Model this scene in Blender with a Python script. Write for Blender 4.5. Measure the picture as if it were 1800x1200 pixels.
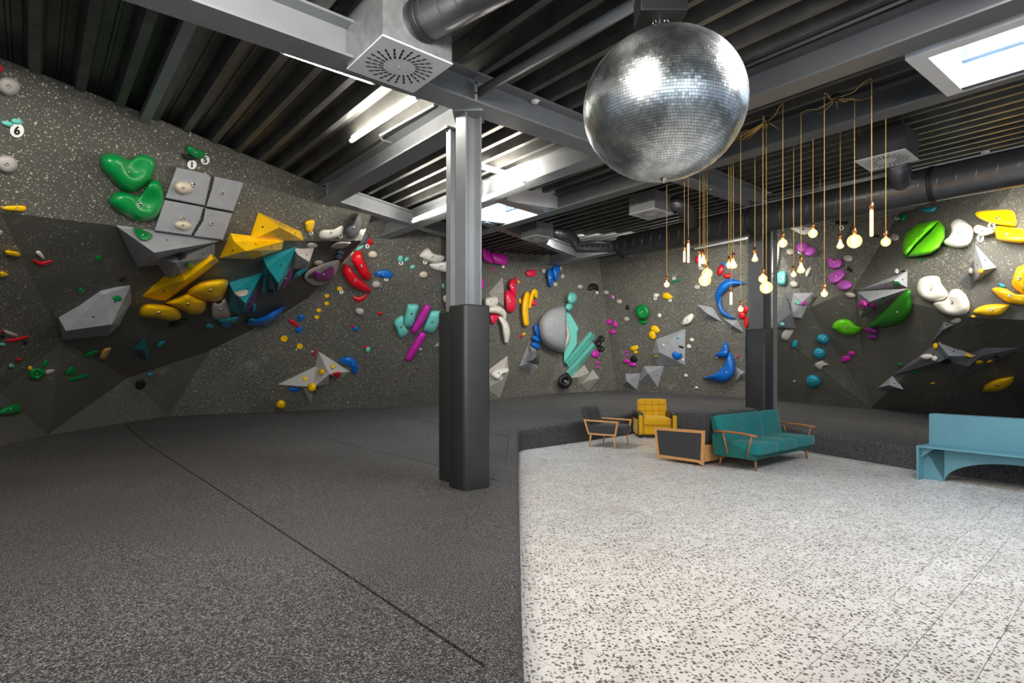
import bpy, bmesh, math, random
from mathutils import Vector, Matrix
from mathutils.bvhtree import BVHTree
random.seed(7)
for o in list(bpy.data.objects): bpy.data.objects.remove(o)
scene = bpy.context.scene
col = scene.collection
EYE = 1.55
# ---------------------------------------------------------------- camera, world, lights, exposure
cam_d = bpy.data.cameras.new('camera'); cam = bpy.data.objects.new('camera', cam_d); col.objects.link(cam)
cam.location = (0, 0, EYE); cam.rotation_euler = (math.pi/2, 0, 0)
cam_d.sensor_width = 36; cam_d.lens = 20; cam_d.shift_y = 45/1800; cam_d.clip_end = 200; cam_d.clip_start = .05
scene.camera = cam
scene.view_settings.view_transform = 'Standard'; scene.view_settings.look = 'None'
scene.view_settings.gamma = 1; scene.view_settings.exposure = 0.5
scene.view_settings.use_curve_mapping = False
w = bpy.data.worlds.new('daylight'); scene.world = w; w.use_nodes = True
bg = w.node_tree.nodes['Background']; bg.inputs[0].default_value = (.66, .80, 1, 1); bg.inputs[1].default_value = 0.45
def area(name, loc, target, sx, sy, power, color):
    l = bpy.data.lights.new(name, 'AREA'); l.shape = 'RECTANGLE'; l.size = sx; l.size_y = sy; l.energy = power; l.color = color
    o = bpy.data.objects.new(name, l); col.objects.link(o); o.location = loc
    o.rotation_euler = (Vector(target)-Vector(loc)).to_track_quat('-Z', 'Y').to_euler(); return o
# shop-front daylight behind the camera
area('front_window_light', (2.5, -5.0, 2.3), (2.5, 8, .6), 9, 2.6, 160, (.86, .93, 1))
# unseen fill lights added to brighten the walls and floor, then the two skylights
area('hall_fill', (-.9, 1.2, 3.7), (-5.0, 7.4, 1.6), 2.4, .5, 230, (1, .95, .86))
area('hall_fill', (3.4, 3.4, 4.05), (3.6, 5.2, 0), 3.4, 1.6, 125, (1, .97, .93))
area('hall_fill', (-3.4, 9.6, 4.05), (-5.4, 12.5, .8), 2.5, .4, 60, (1, .95, .86))
area('hall_fill', (3.6, 14.6, 4.85), (3.8, 18, 1.2), 6, .5, 190, (1, .97, .9))
area('hall_fill', (7.6, 9.6, 4.45), (9.6, 13, 2.4), 4.0, .5, 135, (1, .96, .88))
area('skylight_glow', (4.45, 5.15, 4.75), (5.2, 8, 0), 1.5, 1.0, 120, (.62, .80, 1))
area('skylight_glow', (-.25, 10.6, 4.8), (1.2, 13, 0), 1.3, 1.0, 100, (.72, .86, 1))

# ---------------------------------------------------------------- geometry helpers
PD = Vector((.763, .646, 0)); RD = Vector((-.646, .763, 0))
K, A0 = .076, 3.85
def st(s, t, z=0): v = PD*s + RD*t; return Vector((v.x, v.y, z))
def roofz(s): return A0 + K*s
def ray(u, v): return Vector(((u-900)/1000, 1, (645-v)/1000))
def P(u, v, Y): d = ray(u, v)*Y; return Vector((d.x, d.y, d.z+EYE))
def PZ(u, v, Z): return P(u, v, (Z-EYE)/((645-v)/1000))
def R(u, v, off=0.0):
    d = ray(u, v); ds = d.dot(PD)
    Y = (A0+off-EYE)/(d.z-K*ds); return P(u, v, Y)
MATZ = .33
def matz(y): return MATZ + .04*max(0, y-9)
def G(u, v):
    k = (v-645)/1000; Y = (EYE-MATZ)/k
    if Y > 9: Y = (EYE-MATZ+.36)/(k+.04)
    return P(u, v, Y)

def mesh_obj(name, verts, faces, m=None, parent=None, smooth=False):
    me = bpy.data.meshes.new(name); me.from_pydata([tuple(v) for v in verts], [], faces); me.update()
    if m: me.materials.append(m)
    if smooth: me.polygons.foreach_set('use_smooth', [True]*len(me.polygons))
    o = bpy.data.objects.new(name, me); col.objects.link(o)
    if parent: o.parent = parent
    return o
def bm_obj(name, bm, m=None, parent=None, smooth=False, loc=None):
    me = bpy.data.meshes.new(name); bm.to_mesh(me); bm.free()
    if m: me.materials.append(m)
    if smooth: me.polygons.foreach_set('use_smooth', [True]*len(me.polygons))
    o = bpy.data.objects.new(name, me); col.objects.link(o)
    if parent: o.parent = parent
    if loc is not None: o.location = loc
    return o
def tag(o, label, cat, group=None):
    o['label'] = label; o['category'] = cat
    if group: o['group'] = group
    return o
def thing(name, label, cat, loc=(0,0,0), rz=0, group=None):
    o = bpy.data.objects.new(name, None); col.objects.link(o); o.location = loc; o.rotation_euler = (0,0,rz)
    o.empty_display_size = .1
    return tag(o, label, cat, group)
def struct(o): o['kind'] = 'structure'; return o
def box(bm, x0, x1, y0, y1, z0, z1, M=None, bev=0):
    r = bmesh.ops.create_cube(bm, size=1, matrix=Matrix.Translation(((x0+x1)/2,(y0+y1)/2,(z0+z1)/2)) @ Matrix.Diagonal((x1-x0,y1-y0,z1-z0,1)))
    vs = r['verts']
    if bev:
        es = list({e for v in vs for e in v.link_edges})
        rr = bmesh.ops.bevel(bm, geom=es, offset=bev, segments=2, affect='EDGES', profile=.6)
        vs = list({v for v in rr['verts']} | {v for v in vs if v.is_valid})
    if M is not None: bmesh.ops.transform(bm, matrix=M, verts=[v for v in vs if v.is_valid])
    return vs
def boxo(name, x0, x1, y0, y1, z0, z1, m, parent=None, bev=0, M=None, smooth=False):
    bm = bmesh.new(); box(bm, x0, x1, y0, y1, z0, z1, M, bev); return bm_obj(name, bm, m, parent, smooth)
def tube_data(pts, r, n=8, closed_caps=True, V=None, F=None):
    V = [] if V is None else V; F = [] if F is None else F
    pts = [Vector(p) for p in pts]; base = len(V); L = len(pts)
    rr = r if isinstance(r, (list, tuple)) else [r]*L
    up = Vector((0,0,1)); prev = None
    for i, p in enumerate(pts):
        d = (pts[min(i+1, L-1)] - pts[max(i-1, 0)]).normalized()
        if prev is None:
            a = d.cross(up)
            if a.length < .05: a = d.cross(Vector((1,0,0)))
            a.normalize()
        else:
            a = (prev - d*prev.dot(d)).normalized()
        prev = a; b = d.cross(a)
        for k in range(n):
            t = 2*math.pi*k/n; V.append(p + (a*math.cos(t)+b*math.sin(t))*rr[i])
    for i in range(L-1):
        for k in range(n):
            q = base+i*n; F.append((q+k, q+(k+1)%n, q+n+(k+1)%n, q+n+k))
    if closed_caps:
        F.append(tuple(base+k for k in range(n))[::-1]); F.append(tuple(base+(L-1)*n+k for k in range(n)))
    return V, F
def tubeo(name, pts, r, m, parent=None, n=8, smooth=True):
    V, F = tube_data(pts, r, n); return mesh_obj(name, V, F, m, parent, smooth)
def prism(name, poly, axis0, axis1, ext, d0, d1, m, parent=None):
    """poly in (a,b) -> axis0*a+axis1*b, extruded along ext from d0 to d1"""
    V = [axis0*a+axis1*b+ext*d0 for a, b in poly] + [axis0*a+axis1*b+ext*d1 for a, b in poly]
    n = len(poly); F = [tuple(range(n)), tuple(range(2*n-1, n-1, -1))] + [(i, n+i, n+(i+1)%n, (i+1)%n) for i in range(n)]
    o = mesh_obj(name, V, F, m, parent); fixn(o); return o
def fixn(o):
    bm = bmesh.new(); bm.from_mesh(o.data); bmesh.ops.recalc_face_normals(bm, faces=bm.faces); bm.to_mesh(o.data); bm.free()
def lathe(name, prof, m, parent=None, n=16, loc=(0,0,0), smooth=True):
    V = []; F = []
    for r, z in prof:
        for k in range(n): V.append((r*math.cos(2*math.pi*k/n)+loc[0], r*math.sin(2*math.pi*k/n)+loc[1], z+loc[2]))
    for i in range(len(prof)-1):
        for k in range(n): F.append((i*n+k, i*n+(k+1)%n, (i+1)*n+(k+1)%n, (i+1)*n+k))
    o = mesh_obj(name, V, F, m, parent, smooth); return o

# ---------------------------------------------------------------- materials
def srgb(r, g, b): return tuple(((c/255)/12.92 if c/255 <= .04045 else ((c/255+.055)/1.055)**2.4) for c in (r, g, b))+(1,)
def newmat(name):
    m = bpy.data.materials.new(name); m.use_nodes = True; return m, m.node_tree, m.node_tree.nodes['Principled BSDF']
def N(nt, t, **kw):
    n = nt.nodes.new(t)
    for k, v in kw.items(): setattr(n, k, v)
    return n
def pos(nt, obj=False):
    if obj: return N(nt, 'ShaderNodeTexCoord').outputs['Object']
    return N(nt, 'ShaderNodeNewGeometry').outputs['Position']
def ramp(nt, src, stops, interp='LINEAR'):
    r = N(nt, 'ShaderNodeValToRGB'); r.color_ramp.interpolation = interp
    e = r.color_ramp.elements
    while len(e) < len(stops): e.new(.5)
    for q, (p, c) in zip(e, stops): q.position = p; q.color = c if len(c) == 4 else (*c, 1)
    nt.links.new(src, r.inputs[0]); return r.outputs[0]
def noise(nt, vec, scale, detail=3, rough=.5):
    n = N(nt, 'ShaderNodeTexNoise'); n.inputs['Scale'].default_value = scale; n.inputs['Detail'].default_value = detail
    n.inputs['Roughness'].default_value = rough; nt.links.new(vec, n.inputs['Vector']); return n.outputs['Fac']
def voro(nt, vec, scale, feat='F1', dim='3D'):
    n = N(nt, 'ShaderNodeTexVoronoi', feature=feat, voronoi_dimensions=dim); n.inputs['Scale'].default_value = scale
    nt.links.new(vec, n.inputs['Vector']); return n
def mix(nt, fac, a, b, mode='MIX'):
    n = N(nt, 'ShaderNodeMix', data_type='RGBA', blend_type=mode)
    if isinstance(fac, (int, float)): n.inputs[0].default_value = fac
    else: nt.links.new(fac, n.inputs[0])
    for i, x in ((6, a), (7, b)):
        if isinstance(x, tuple): n.inputs[i].default_value = x
        else: nt.links.new(x, n.inputs[i])
    return n.outputs[2]
def math_(nt, op, a, b=None):
    n = N(nt, 'ShaderNodeMath', operation=op)
    for i, x in enumerate((a, b)):
        if x is None: continue
        if isinstance(x, (int, float)): n.inputs[i].default_value = x
        else: nt.links.new(x, n.inputs[i])
    return n.outputs[0]
def bump(nt, bsdf, h, strength=.3, dist=.01):
    b = N(nt, 'ShaderNodeBump'); b.inputs['Strength'].default_value = strength; b.inputs['Distance'].default_value = dist
    nt.links.new(h, b.inputs['Height']); nt.links.new(b.outputs[0], bsdf.inputs['Normal'])
def plain(name, c, rough=.5, metal=0, var=.12, scale=6, bmp=0, bscale=60, coat=0):
    m, nt, b = newmat(name); p = pos(nt)
    f = noise(nt, p, scale, 4)
    d = tuple(x*(1-var) for x in c[:3])+(1,); l = tuple(min(1, x*(1+var)) for x in c[:3])+(1,)
    nt.links.new(ramp(nt, f, [(.3, d), (.7, l)]), b.inputs['Base Color'])
    b.inputs['Roughness'].default_value = rough; b.inputs['Metallic'].default_value = metal
    if coat: b.inputs['Coat Weight'].default_value = coat; b.inputs['Coat Roughness'].default_value = .15
    if bmp: bump(nt, b, noise(nt, p, bscale, 3), bmp, .004)
    return m
def emit(name, c, s):
    m, nt, b = newmat(name); b.inputs['Base Color'].default_value = (*c, 1)
    b.inputs['Emission Color'].default_value = (*c, 1); b.inputs['Emission Strength'].default_value = s; return m

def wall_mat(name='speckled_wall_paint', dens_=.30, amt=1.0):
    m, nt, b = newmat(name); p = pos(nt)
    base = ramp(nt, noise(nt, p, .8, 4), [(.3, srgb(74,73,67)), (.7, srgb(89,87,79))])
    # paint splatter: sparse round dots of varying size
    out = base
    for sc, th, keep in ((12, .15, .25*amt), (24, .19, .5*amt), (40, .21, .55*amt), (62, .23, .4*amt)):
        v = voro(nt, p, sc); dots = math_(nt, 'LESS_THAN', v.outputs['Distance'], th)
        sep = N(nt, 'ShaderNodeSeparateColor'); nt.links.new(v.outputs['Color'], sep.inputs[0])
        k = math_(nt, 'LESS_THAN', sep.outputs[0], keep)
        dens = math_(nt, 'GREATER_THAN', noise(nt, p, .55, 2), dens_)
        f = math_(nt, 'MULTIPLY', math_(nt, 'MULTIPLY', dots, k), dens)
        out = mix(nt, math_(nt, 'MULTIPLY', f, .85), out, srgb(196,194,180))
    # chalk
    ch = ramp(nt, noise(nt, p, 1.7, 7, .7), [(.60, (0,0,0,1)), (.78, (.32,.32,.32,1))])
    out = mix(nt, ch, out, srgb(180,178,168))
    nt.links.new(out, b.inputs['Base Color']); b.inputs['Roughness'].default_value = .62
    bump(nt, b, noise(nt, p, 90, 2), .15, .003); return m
def carpet_mat():
    m, nt, b = newmat('charcoal_carpet'); p = pos(nt)
    f = noise(nt, p, 130, 3, .7); f2 = noise(nt, p, 42, 3, .8); g = noise(nt, p, .7, 3)
    a = ramp(nt, f, [(.36, srgb(26,25,25)), (.5, srgb(58,56,56)), (.64, srgb(146,144,143))])
    a2 = ramp(nt, f2, [(.35, (.5,.5,.5,1)), (.65, (1.35,1.35,1.35,1))])
    a = mix(nt, .8, a, a2, 'MULTIPLY')
    a = mix(nt, .5, a, ramp(nt, g, [(.3, (.7,.7,.7,1)), (.7, (1.2,1.2,1.2,1))]), 'MULTIPLY')
    nt.links.new(a, b.inputs['Base Color']); b.inputs['Roughness'].default_value = .95
    h = math_(nt, 'ADD', f, math_(nt, 'MULTIPLY', noise(nt, p, 1.6, 3), 1.4))
    b.inputs['Specular IOR Level'].default_value = .3; b.inputs['Roughness'].default_value = .75
    bump(nt, b, h, .5, .02); return m
def terrazzo_mat():
    m, nt, b = newmat('terrazzo'); p0 = pos(nt)
    oi = N(nt, 'ShaderNodeObjectInfo'); va = N(nt, 'ShaderNodeVectorMath', operation='MULTIPLY_ADD')
    nt.links.new(p0, va.inputs[0]); va.inputs[1].default_value = (1,1,0)
    cx = N(nt, 'ShaderNodeCombineXYZ'); nt.links.new(math_(nt, 'MULTIPLY', oi.outputs['Random'], 37), cx.inputs[0]); nt.links.new(cx.outputs[0], va.inputs[2])
    p = va.outputs[0]
    nz = N(nt, 'ShaderNodeTexNoise'); nz.inputs['Scale'].default_value = 45; nt.links.new(p, nz.inputs['Vector'])
    wv = N(nt, 'ShaderNodeVectorMath', operation='MULTIPLY_ADD'); nt.links.new(nz.outputs['Color'], wv.inputs[0]); wv.inputs[1].default_value = (.012,.012,0); nt.links.new(p, wv.inputs[2])
    pw = wv.outputs[0]
    base = ramp(nt, noise(nt, p, 3, 5), [(.3, srgb(206,201,195)), (.7, srgb(224,220,215))])
    base = mix(nt, ramp(nt, noise(nt, p0, .9, 5, .6), [(.55, (0,0,0,1)), (.75, (.45,.45,.45,1))]), base, srgb(186,178,170))
    out = base
    for sc, th, keep, cols in ((62, .30, .40, [(0, srgb(190,182,172)), (.5, srgb(168,158,150)), (1, srgb(232,228,222))]),
                               (30, .31, .42, [(0, srgb(84,80,77)), (.5, srgb(118,111,106)), (.8, srgb(150,142,134)), (1, srgb(92,84,78))]),
                               (46, .32, .36, [(0, srgb(60,57,56)), (.6, srgb(122,112,105)), (1, srgb(140,132,126))])):
        v = voro(nt, pw, sc, 'F1', '2D'); sep = N(nt, 'ShaderNodeSeparateColor'); nt.links.new(v.outputs['Color'], sep.inputs[0])
        th2 = math_(nt, 'ADD', th-.12, math_(nt, 'MULTIPLY', sep.outputs[2], .2))
        f = math_(nt, 'MULTIPLY', math_(nt, 'LESS_THAN', v.outputs['Distance'], th2), math_(nt, 'LESS_THAN', sep.outputs[0], keep))
        out = mix(nt, f, out, ramp(nt, sep.outputs[1], cols))
    nt.links.new(out, b.inputs['Base Color'])
    nt.links.new(ramp(nt, noise(nt, p0, 1.3, 4), [(.3, (.24,)*3), (.7, (.48,)*3)]), b.inputs['Roughness'])
    return m
def deck_mat():
    m, nt, b = newmat('galvanised_deck'); p = pos(nt)
    c = ramp(nt, noise(nt, p, 2.5, 5, .65), [(.3, srgb(66,66,65)), (.7, srgb(98,98,95))])
    # white dust specks
    v = voro(nt, p, 30); sep = N(nt, 'ShaderNodeSeparateColor'); nt.links.new(v.outputs['Color'], sep.inputs[0])
    f = math_(nt, 'MULTIPLY', math_(nt, 'LESS_THAN', v.outputs['Distance'], .1), math_(nt, 'LESS_THAN', sep.outputs[0], .12))
    c = mix(nt, f, c, srgb(190,190,185))
    nt.links.new(c, b.inputs['Base Color']); b.inputs['Roughness'].default_value = .45; b.inputs['Metallic'].default_value = .4
    bump(nt, b, noise(nt, p, 5, 3), .1, .01); return m
def fabric(name, c, sc=260):
    m, nt, b = newmat(name); p = pos(nt, True); f = noise(nt, p, sc, 2, .7)
    nt.links.new(ramp(nt, f, [(.3, tuple(x*.72 for x in c[:3])+(1,)), (.7, tuple(min(1,x*1.25) for x in c[:3])+(1,))]), b.inputs['Base Color'])
    b.inputs['Roughness'].default_value = .9; b.inputs['Sheen Weight'].default_value = .12
    bump(nt, b, f, .25, .002); return m
def wood(name, c):
    m, nt, b = newmat(name); p = pos(nt, True)
    mp = N(nt, 'ShaderNodeMapping'); mp.inputs['Scale'].default_value = (2, 22, 22); nt.links.new(p, mp.inputs[0])
    f = noise(nt, mp.outputs[0], 3, 5, .6)
    nt.links.new(ramp(nt, f, [(.3, tuple(x*.7 for x in c[:3])+(1,)), (.7, tuple(min(1,x*1.2) for x in c[:3])+(1,))]), b.inputs['Base Color'])
    b.inputs['Roughness'].default_value = .4; return m

M = {}
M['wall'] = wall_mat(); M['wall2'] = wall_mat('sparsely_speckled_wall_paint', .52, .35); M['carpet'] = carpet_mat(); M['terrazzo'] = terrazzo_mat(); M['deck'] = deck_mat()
M['grout'] = plain('floor_joint', srgb(160,154,148), .8)
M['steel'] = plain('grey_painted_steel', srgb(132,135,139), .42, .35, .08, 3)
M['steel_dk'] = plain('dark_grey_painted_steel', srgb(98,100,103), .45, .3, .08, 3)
M['galv'] = plain('galvanised_sheet', srgb(150,153,155), .38, .6, .16, 14)
M['duct'] = plain('spiral_duct_metal', srgb(104,105,108), .34, .75, .12, 5)
M['white_steel'] = plain('white_coated_steel', srgb(206,208,212), .4, .1, .05)
M['slot'] = plain('black_slot', srgb(14,14,14), .8)
M['black'] = plain('black_rubber', srgb(22,22,23), .55, 0, .1)
M['pad'] = plain('black_leatherette_pad', srgb(38,38,39), .5, 0, .12, 5, .35, 240)
M['brass'] = plain('copper_socket', srgb(196,140,92), .3, .9, .1, 40)
M['cord'] = plain('gold_fabric_cord', srgb(206,170,92), .7, 0, .1, 80)
M['chrome'] = plain('chrome', srgb(200,200,200), .2, 1, .05)
M['skyblue'] = plain('galvanised_skylight_lining', srgb(196,210,220), .35, .3, .15, 10)
m, nt, b = newmat('mirror_tile_glass'); p = pos(nt, True)
nt.links.new(mix(nt, ramp(nt, noise(nt, p, 5, 4, .7), [(.42, (0,0,0,1)), (.62, (1,1,1,1))]), srgb(178,184,186), srgb(236,240,240)), b.inputs['Base Color'])
nt.links.new(ramp(nt, noise(nt, p, 3.2, 3), [(.35, (.26,)*3), (.65, (.44,)*3)]), b.inputs['Roughness']); b.inputs['Metallic'].default_value = 1; M['mirror'] = m
M['core'] = plain('ball_core', srgb(120,122,122), .5, .5)
M['teal_fab'] = fabric('teal_velvet', srgb(0,112,112)); M['teal_dk'] = fabric('dark_teal_cloth', srgb(4,92,84))
M['char_fab'] = fabric('charcoal_bouclé', srgb(52,52,54), 180); M['must'] = fabric('mustard_cloth', srgb(214,162,10)); M['brown'] = plain('dark_brown_leather', srgb(42,30,24), .35, 0, .15)
M['oak'] = wood('oak', srgb(206,150,92)); M['walnut'] = wood('walnut', srgb(150,98,58))
M['bench'] = plain('pale_blue_paint', srgb(98,146,158), .5, 0, .05, 3)
M['tube'] = emit('led_tube', (1, .93, .82), 60)
M['fil'] = emit('glowing_filament', (1, .72, .38), 45)
def bulb_glass():
    m, nt, b = newmat('amber_bulb_glass'); nt.nodes.remove(b)
    out = nt.nodes['Material Output']; tr = N(nt, 'ShaderNodeBsdfTransparent'); tr.inputs[0].default_value = (1,.93,.8,1)
    em = N(nt, 'ShaderNodeEmission'); em.inputs[0].default_value = (1,.62,.3,1); em.inputs[1].default_value = 1.9
    gl = N(nt, 'ShaderNodeBsdfGlossy'); gl.inputs['Roughness'].default_value = .05
    ms = N(nt, 'ShaderNodeMixShader'); ms.inputs[0].default_value = .42; nt.links.new(tr.outputs[0], ms.inputs[1]); nt.links.new(em.outputs[0], ms.inputs[2])
    m2 = N(nt, 'ShaderNodeMixShader'); m2.inputs[0].default_value = .08; nt.links.new(ms.outputs[0], m2.inputs[1]); nt.links.new(gl.outputs[0], m2.inputs[2])
    nt.links.new(m2.outputs[0], out.inputs[0]); return m
M['bulb'] = bulb_glass()
HC = dict(green=(0,128,58), lime=(98,196,22), dkgreen=(34,112,16), yellow=(244,190,8), grey=(148,150,154), dgrey=(92,94,98), lgrey=(176,174,168), white=(222,218,208),
          stone=(178,172,164), beige=(206,194,172), tan=(206,160,92), red=(204,18,34), crimson=(222,28,70), teal=(28,134,142), aqua=(110,198,186), blue=(10,100,190),
          purple=(132,30,128), magenta=(204,42,170), pink=(206,66,140), black=(24,24,26), lilac=(186,84,180), cyan=(30,146,166))
for k, c in HC.items():
    M['h_'+k] = plain(k+'_hold_resin', srgb(*c), .42 if k not in ('grey','dgrey','lgrey','stone') else .6, 0, .07, 7, .12, 120)
    if k in ('green','yellow','red','blue','magenta','lime','crimson','aqua','teal'): M['h_'+k].node_tree.nodes['Principled BSDF'].inputs['Roughness'].default_value = .3
M['tagw'] = plain('white_tag_plastic', srgb(238,238,234), .5, 0, .02); M['ink'] = plain('black_print', srgb(20,20,20), .6)
# ---------------------------------------------------------------- walls
def flat_wall(name, verts, faces):
    o = mesh_obj(name, verts, faces, M['wall']); struct(o)
    bm = bmesh.new(); bm.from_mesh(o.data); bmesh.ops.triangulate(bm, faces=bm.faces[:]); bm.to_mesh(o.data); bm.free()
    return o
BV = []
def add_bvh(o):
    vs = [o.matrix_world @ v.co for v in o.data.vertices]
    BV.append(BVHTree.FromPolygons(vs, [tuple(p.vertices) for p in o.data.polygons]))
def cast(u, v, lst=None):
    d = ray(u, v).normalized(); best = None
    for b in (BV if lst is None else lst):
        h = b.ray_cast(Vector((0,0,EYE)), d)
        if h[0] is not None and (best is None or h[3] < best[2]):
            best = (h[0], h[1] if h[1].dot(d) < 0 else -h[1], h[3])
    return best
def T(u, v): return R(u, v, .30)
def down(p, d=.5): return Vector((p.x, p.y, p.z-d))
def up(p, d=.015): return Vector((p.x, p.y, p.z+d))
def strip(V, F, top, bot):
    b = len(V); n = len(top); V += top+bot
    for i in range(n-1):
        F.append((b+i, b+n+i, b+n+i+1, b+i+1))
# middle wall: from the left overhang to the far corner and round to the second column
V = []; F = []
def ray_plane(u, v, a, b_, c_):
    nn = (b_-a).cross(c_-a); d = ray(u, v); return ORIG0 + d*((a-ORIG0).dot(nn)/d.dot(nn))
ORIG0 = Vector((0,0,EYE))
bots = [G(200,745), G(640,717), G(775,711), G(855,703), G(960,692), G(1084,686), G(1195,692), G(1307,699), G(1361,704)]
q1_ = (G(1084,686), G(1307,699), T(1200,432)); t1053 = ray_plane(1053,455,*q1_)
q2_ = (G(855,703), G(1084,686), t1053); q0_ = (G(297,731), G(775,711), T(715,392))
bots[0] = ray_plane(200, 738, *q0_)
tops = [ray_plane(540,332,*q0_), ray_plane(655,372,*q0_), ray_plane(775,412,*q0_), ray_plane(855,430,*q2_), ray_plane(955,440,*q2_), t1053, ray_plane(1190,432,*q1_), ray_plane(1315,410,*q1_), T(1360,402)]
k1 = [ (tops[i]+bots[i])/2 for i in range(len(tops))]
strip(V, F, [up(p) for p in tops], tops); strip(V, F, tops, bots); strip(V, F, bots, [down(p) for p in bots])
nL = 4
def sub(tb, bb, a, b): return tb[a:b], bb[a:b]
def build_wall(name, tb, bb):
    V = []; F = []
    strip(V, F, [up(p) for p in tb], tb); strip(V, F, tb, bb); strip(V, F, bb, [down(p) for p in bb])
    o = flat_wall(name, V, F); add_bvh(o); return o
wm = build_wall('wall_middle', tops[:4], bots[:4])
wf = build_wall('wall_back', tops[3:], bots[3:])
# left overhanging wall
def onmid(u, v, d=.03):
    h = cast(u, v); p = h[0]; return p + (Vector((0,0,EYE))-p).normalized()*d
t = [T(-260,6), T(0,105), T(270,208), T(440,277), T(565,328), T(655,372)]
c2 = P(206,397,6.5); c = [ray_plane(u, v, t[1], t[3], c2) for u, v in ((-260,340),(0,372),(206,397),(380,423))]
t[0] = ray_plane(-260, 6, t[1], t[3], c2); t[2] = ray_plane(270, 208, t[1], t[3], c2)
cB = P(636,423,10.2); c += [ray_plane(u, v, t[3], c[3], cB) for u, v in ((535,423),(636,423))]
t[4] = ray_plane(565, 328, t[3], c[3], cB); t[5] = ray_plane(655, 372, t[3], c[3], cB)
e1, e2, e3 = P(238,470,7.7), P(110,600,8.5), P(0,690,8.5)
w1, w2, w3, w4 = onmid(603,460), onmid(543,523), onmid(483,560), onmid(367,617)
g0, g1, g2 = G(0,783), G(84,764), G(297,731)
k2 = P(224,664,11.2); ge = G(-260,835)
V = [up(p) for p in t]+t+c+[e1,e2,e3,w1,w2,w3,w4,g0,g1,g2,k2,ge, down(g0),down(g1),down(g2),down(ge)]
T0, C0 = 6, 12; E1,E2,E3,W1,W2,W3,W4,G0,G1,G2,K2,GE,D0,D1,D2,DE = range(18, 34)
F = [(i, i+1, T0+i+1, T0+i) for i in range(5)] + [(T0+i, T0+i+1, C0+i+1, C0+i) for i in range(5)]
F += [(C0,C0+1,E3),(C0+1,E2,E3),(C0+1,C0+2,E2),(C0+2,E1,E2),(C0,E3,G0,GE),(E3,E2,G1,G0),
      (C0+2,C0+3,E1),(C0+3,W4,E1),(E1,W4,K2),(E1,K2,E2),(E2,K2,G1),(C0+3,C0+4,W3),(C0+3,W3,W4),(C0+4,C0+5,W1),(C0+4,W1,W2),(C0+4,W2,W3),
      (K2,W4,G2),(K2,G2,G1),(G0,G1,D1,D0),(G1,G2,D2,D1),(GE,G0,D0,DE)]
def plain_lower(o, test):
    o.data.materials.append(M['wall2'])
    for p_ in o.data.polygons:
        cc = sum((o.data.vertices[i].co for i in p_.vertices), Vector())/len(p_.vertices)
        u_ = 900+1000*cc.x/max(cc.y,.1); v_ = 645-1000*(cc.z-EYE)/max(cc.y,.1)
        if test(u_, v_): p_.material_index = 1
wl = flat_wall('wall_left', V, F); add_bvh(wl)
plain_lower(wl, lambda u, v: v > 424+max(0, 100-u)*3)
# right wall
tt = [T(1352,404), T(1420,398), T(1500,388), T(1580,376), T(1712,330), T(1800,300), T(1960,245)]
cr = [P(1356,576,14.9), P(1422,541,14.2), P(1500,508,13.2), P(1579,476,12.0), P(1712,429,10.4), P(1800,428,9.7), P(1960,426,8.7)]
m1, m2, m3 = P(1706,557,10.15), P(1800,562,9.5), P(1960,570,8.6)
b = [G(1361,704), G(1530,717), G(1640,728), G(1800,735), G(1980,742)]
V = [up(p) for p in tt]+tt+cr+[m1,m2,m3]+b+[down(p) for p in b]
F = [(i,i+1,8+i,7+i) for i in range(6)]+[(7+i,8+i,15+i,14+i) for i in range(6)]
F += [(14,21+4,21+3),(14,15,25),(15,16,25),(16,17,21),(16,21,25),(17,18,21),(18,19,22,21),(19,20,23,22),(25,21,26),(21,22,27,26),(22,23,28,27)]
F = [f for f in F if f != (14,25,24)] + [(14,24,25)]
F += [(24+i,25+i,30+i,29+i) for i in range(4)]
wr = flat_wall('wall_right', V, F); add_bvh(wr)
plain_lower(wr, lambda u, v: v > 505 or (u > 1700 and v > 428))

# plain outer walls of the hall behind the climbing walls
ow = [Vector((-5.3,3.4,0))]+[q_*k_ for q_, k_ in ((Vector((-9.6,7.6,0)),1), (G(84,764),1.12), (G(297,731),1.1), (G(775,711),1.1), (G(1084,686),1.09), (G(1361,704),1.12), (G(1640,728),1.14), (Vector((15.5,12.5,0)),1), (Vector((16,7,0)),1))]
V = [Vector((p_.x, p_.y, z_)) for z_ in (0, 7) for p_ in ow]; n_ = len(ow)
struct(mesh_obj('wall_outer', V, [(i, i+1, n_+i+1, n_+i) for i in range(n_-1)], M['black']))
# ---------------------------------------------------------------- terrazzo floor
fl = struct(boxo('floor', -1.5, 11.5, -4, 15.5, -.12, -.012, M['grout']))
TA = math.radians(41.3)
ta = Vector((math.sin(math.radians(48.7)), math.cos(math.radians(48.7)), 0)); tb_ = Vector((-ta.y, ta.x, 0))
TS = .30
EDGE = [(.05,-3), (.05,3), (.08,7), (.12,10.35), (.20,10.62), (1.41,11.78), (2.75,13.15), (3.2,13.6), (3.9,13.75), (4.35,13.4), (5.5,10.2), (6.08,8.56), (7.95,5.5), (9.6,0.5), (10.2,-3)]
def inside(x, y):
    if y > 13.9 or y < -1.4: return False
    c = False; poly = EDGE + [(12,-3),(12,-4),(-.1,-4)]
    poly = EDGE; n = len(poly)
    for i in range(n):
        x1, y1 = poly[i]; x2, y2 = poly[(i+1)%n]
        if (y1 > y) != (y2 > y) and x < (x2-x1)*(y-y1)/(y2-y1)+x1: c = not c
    return c
cells = []
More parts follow.
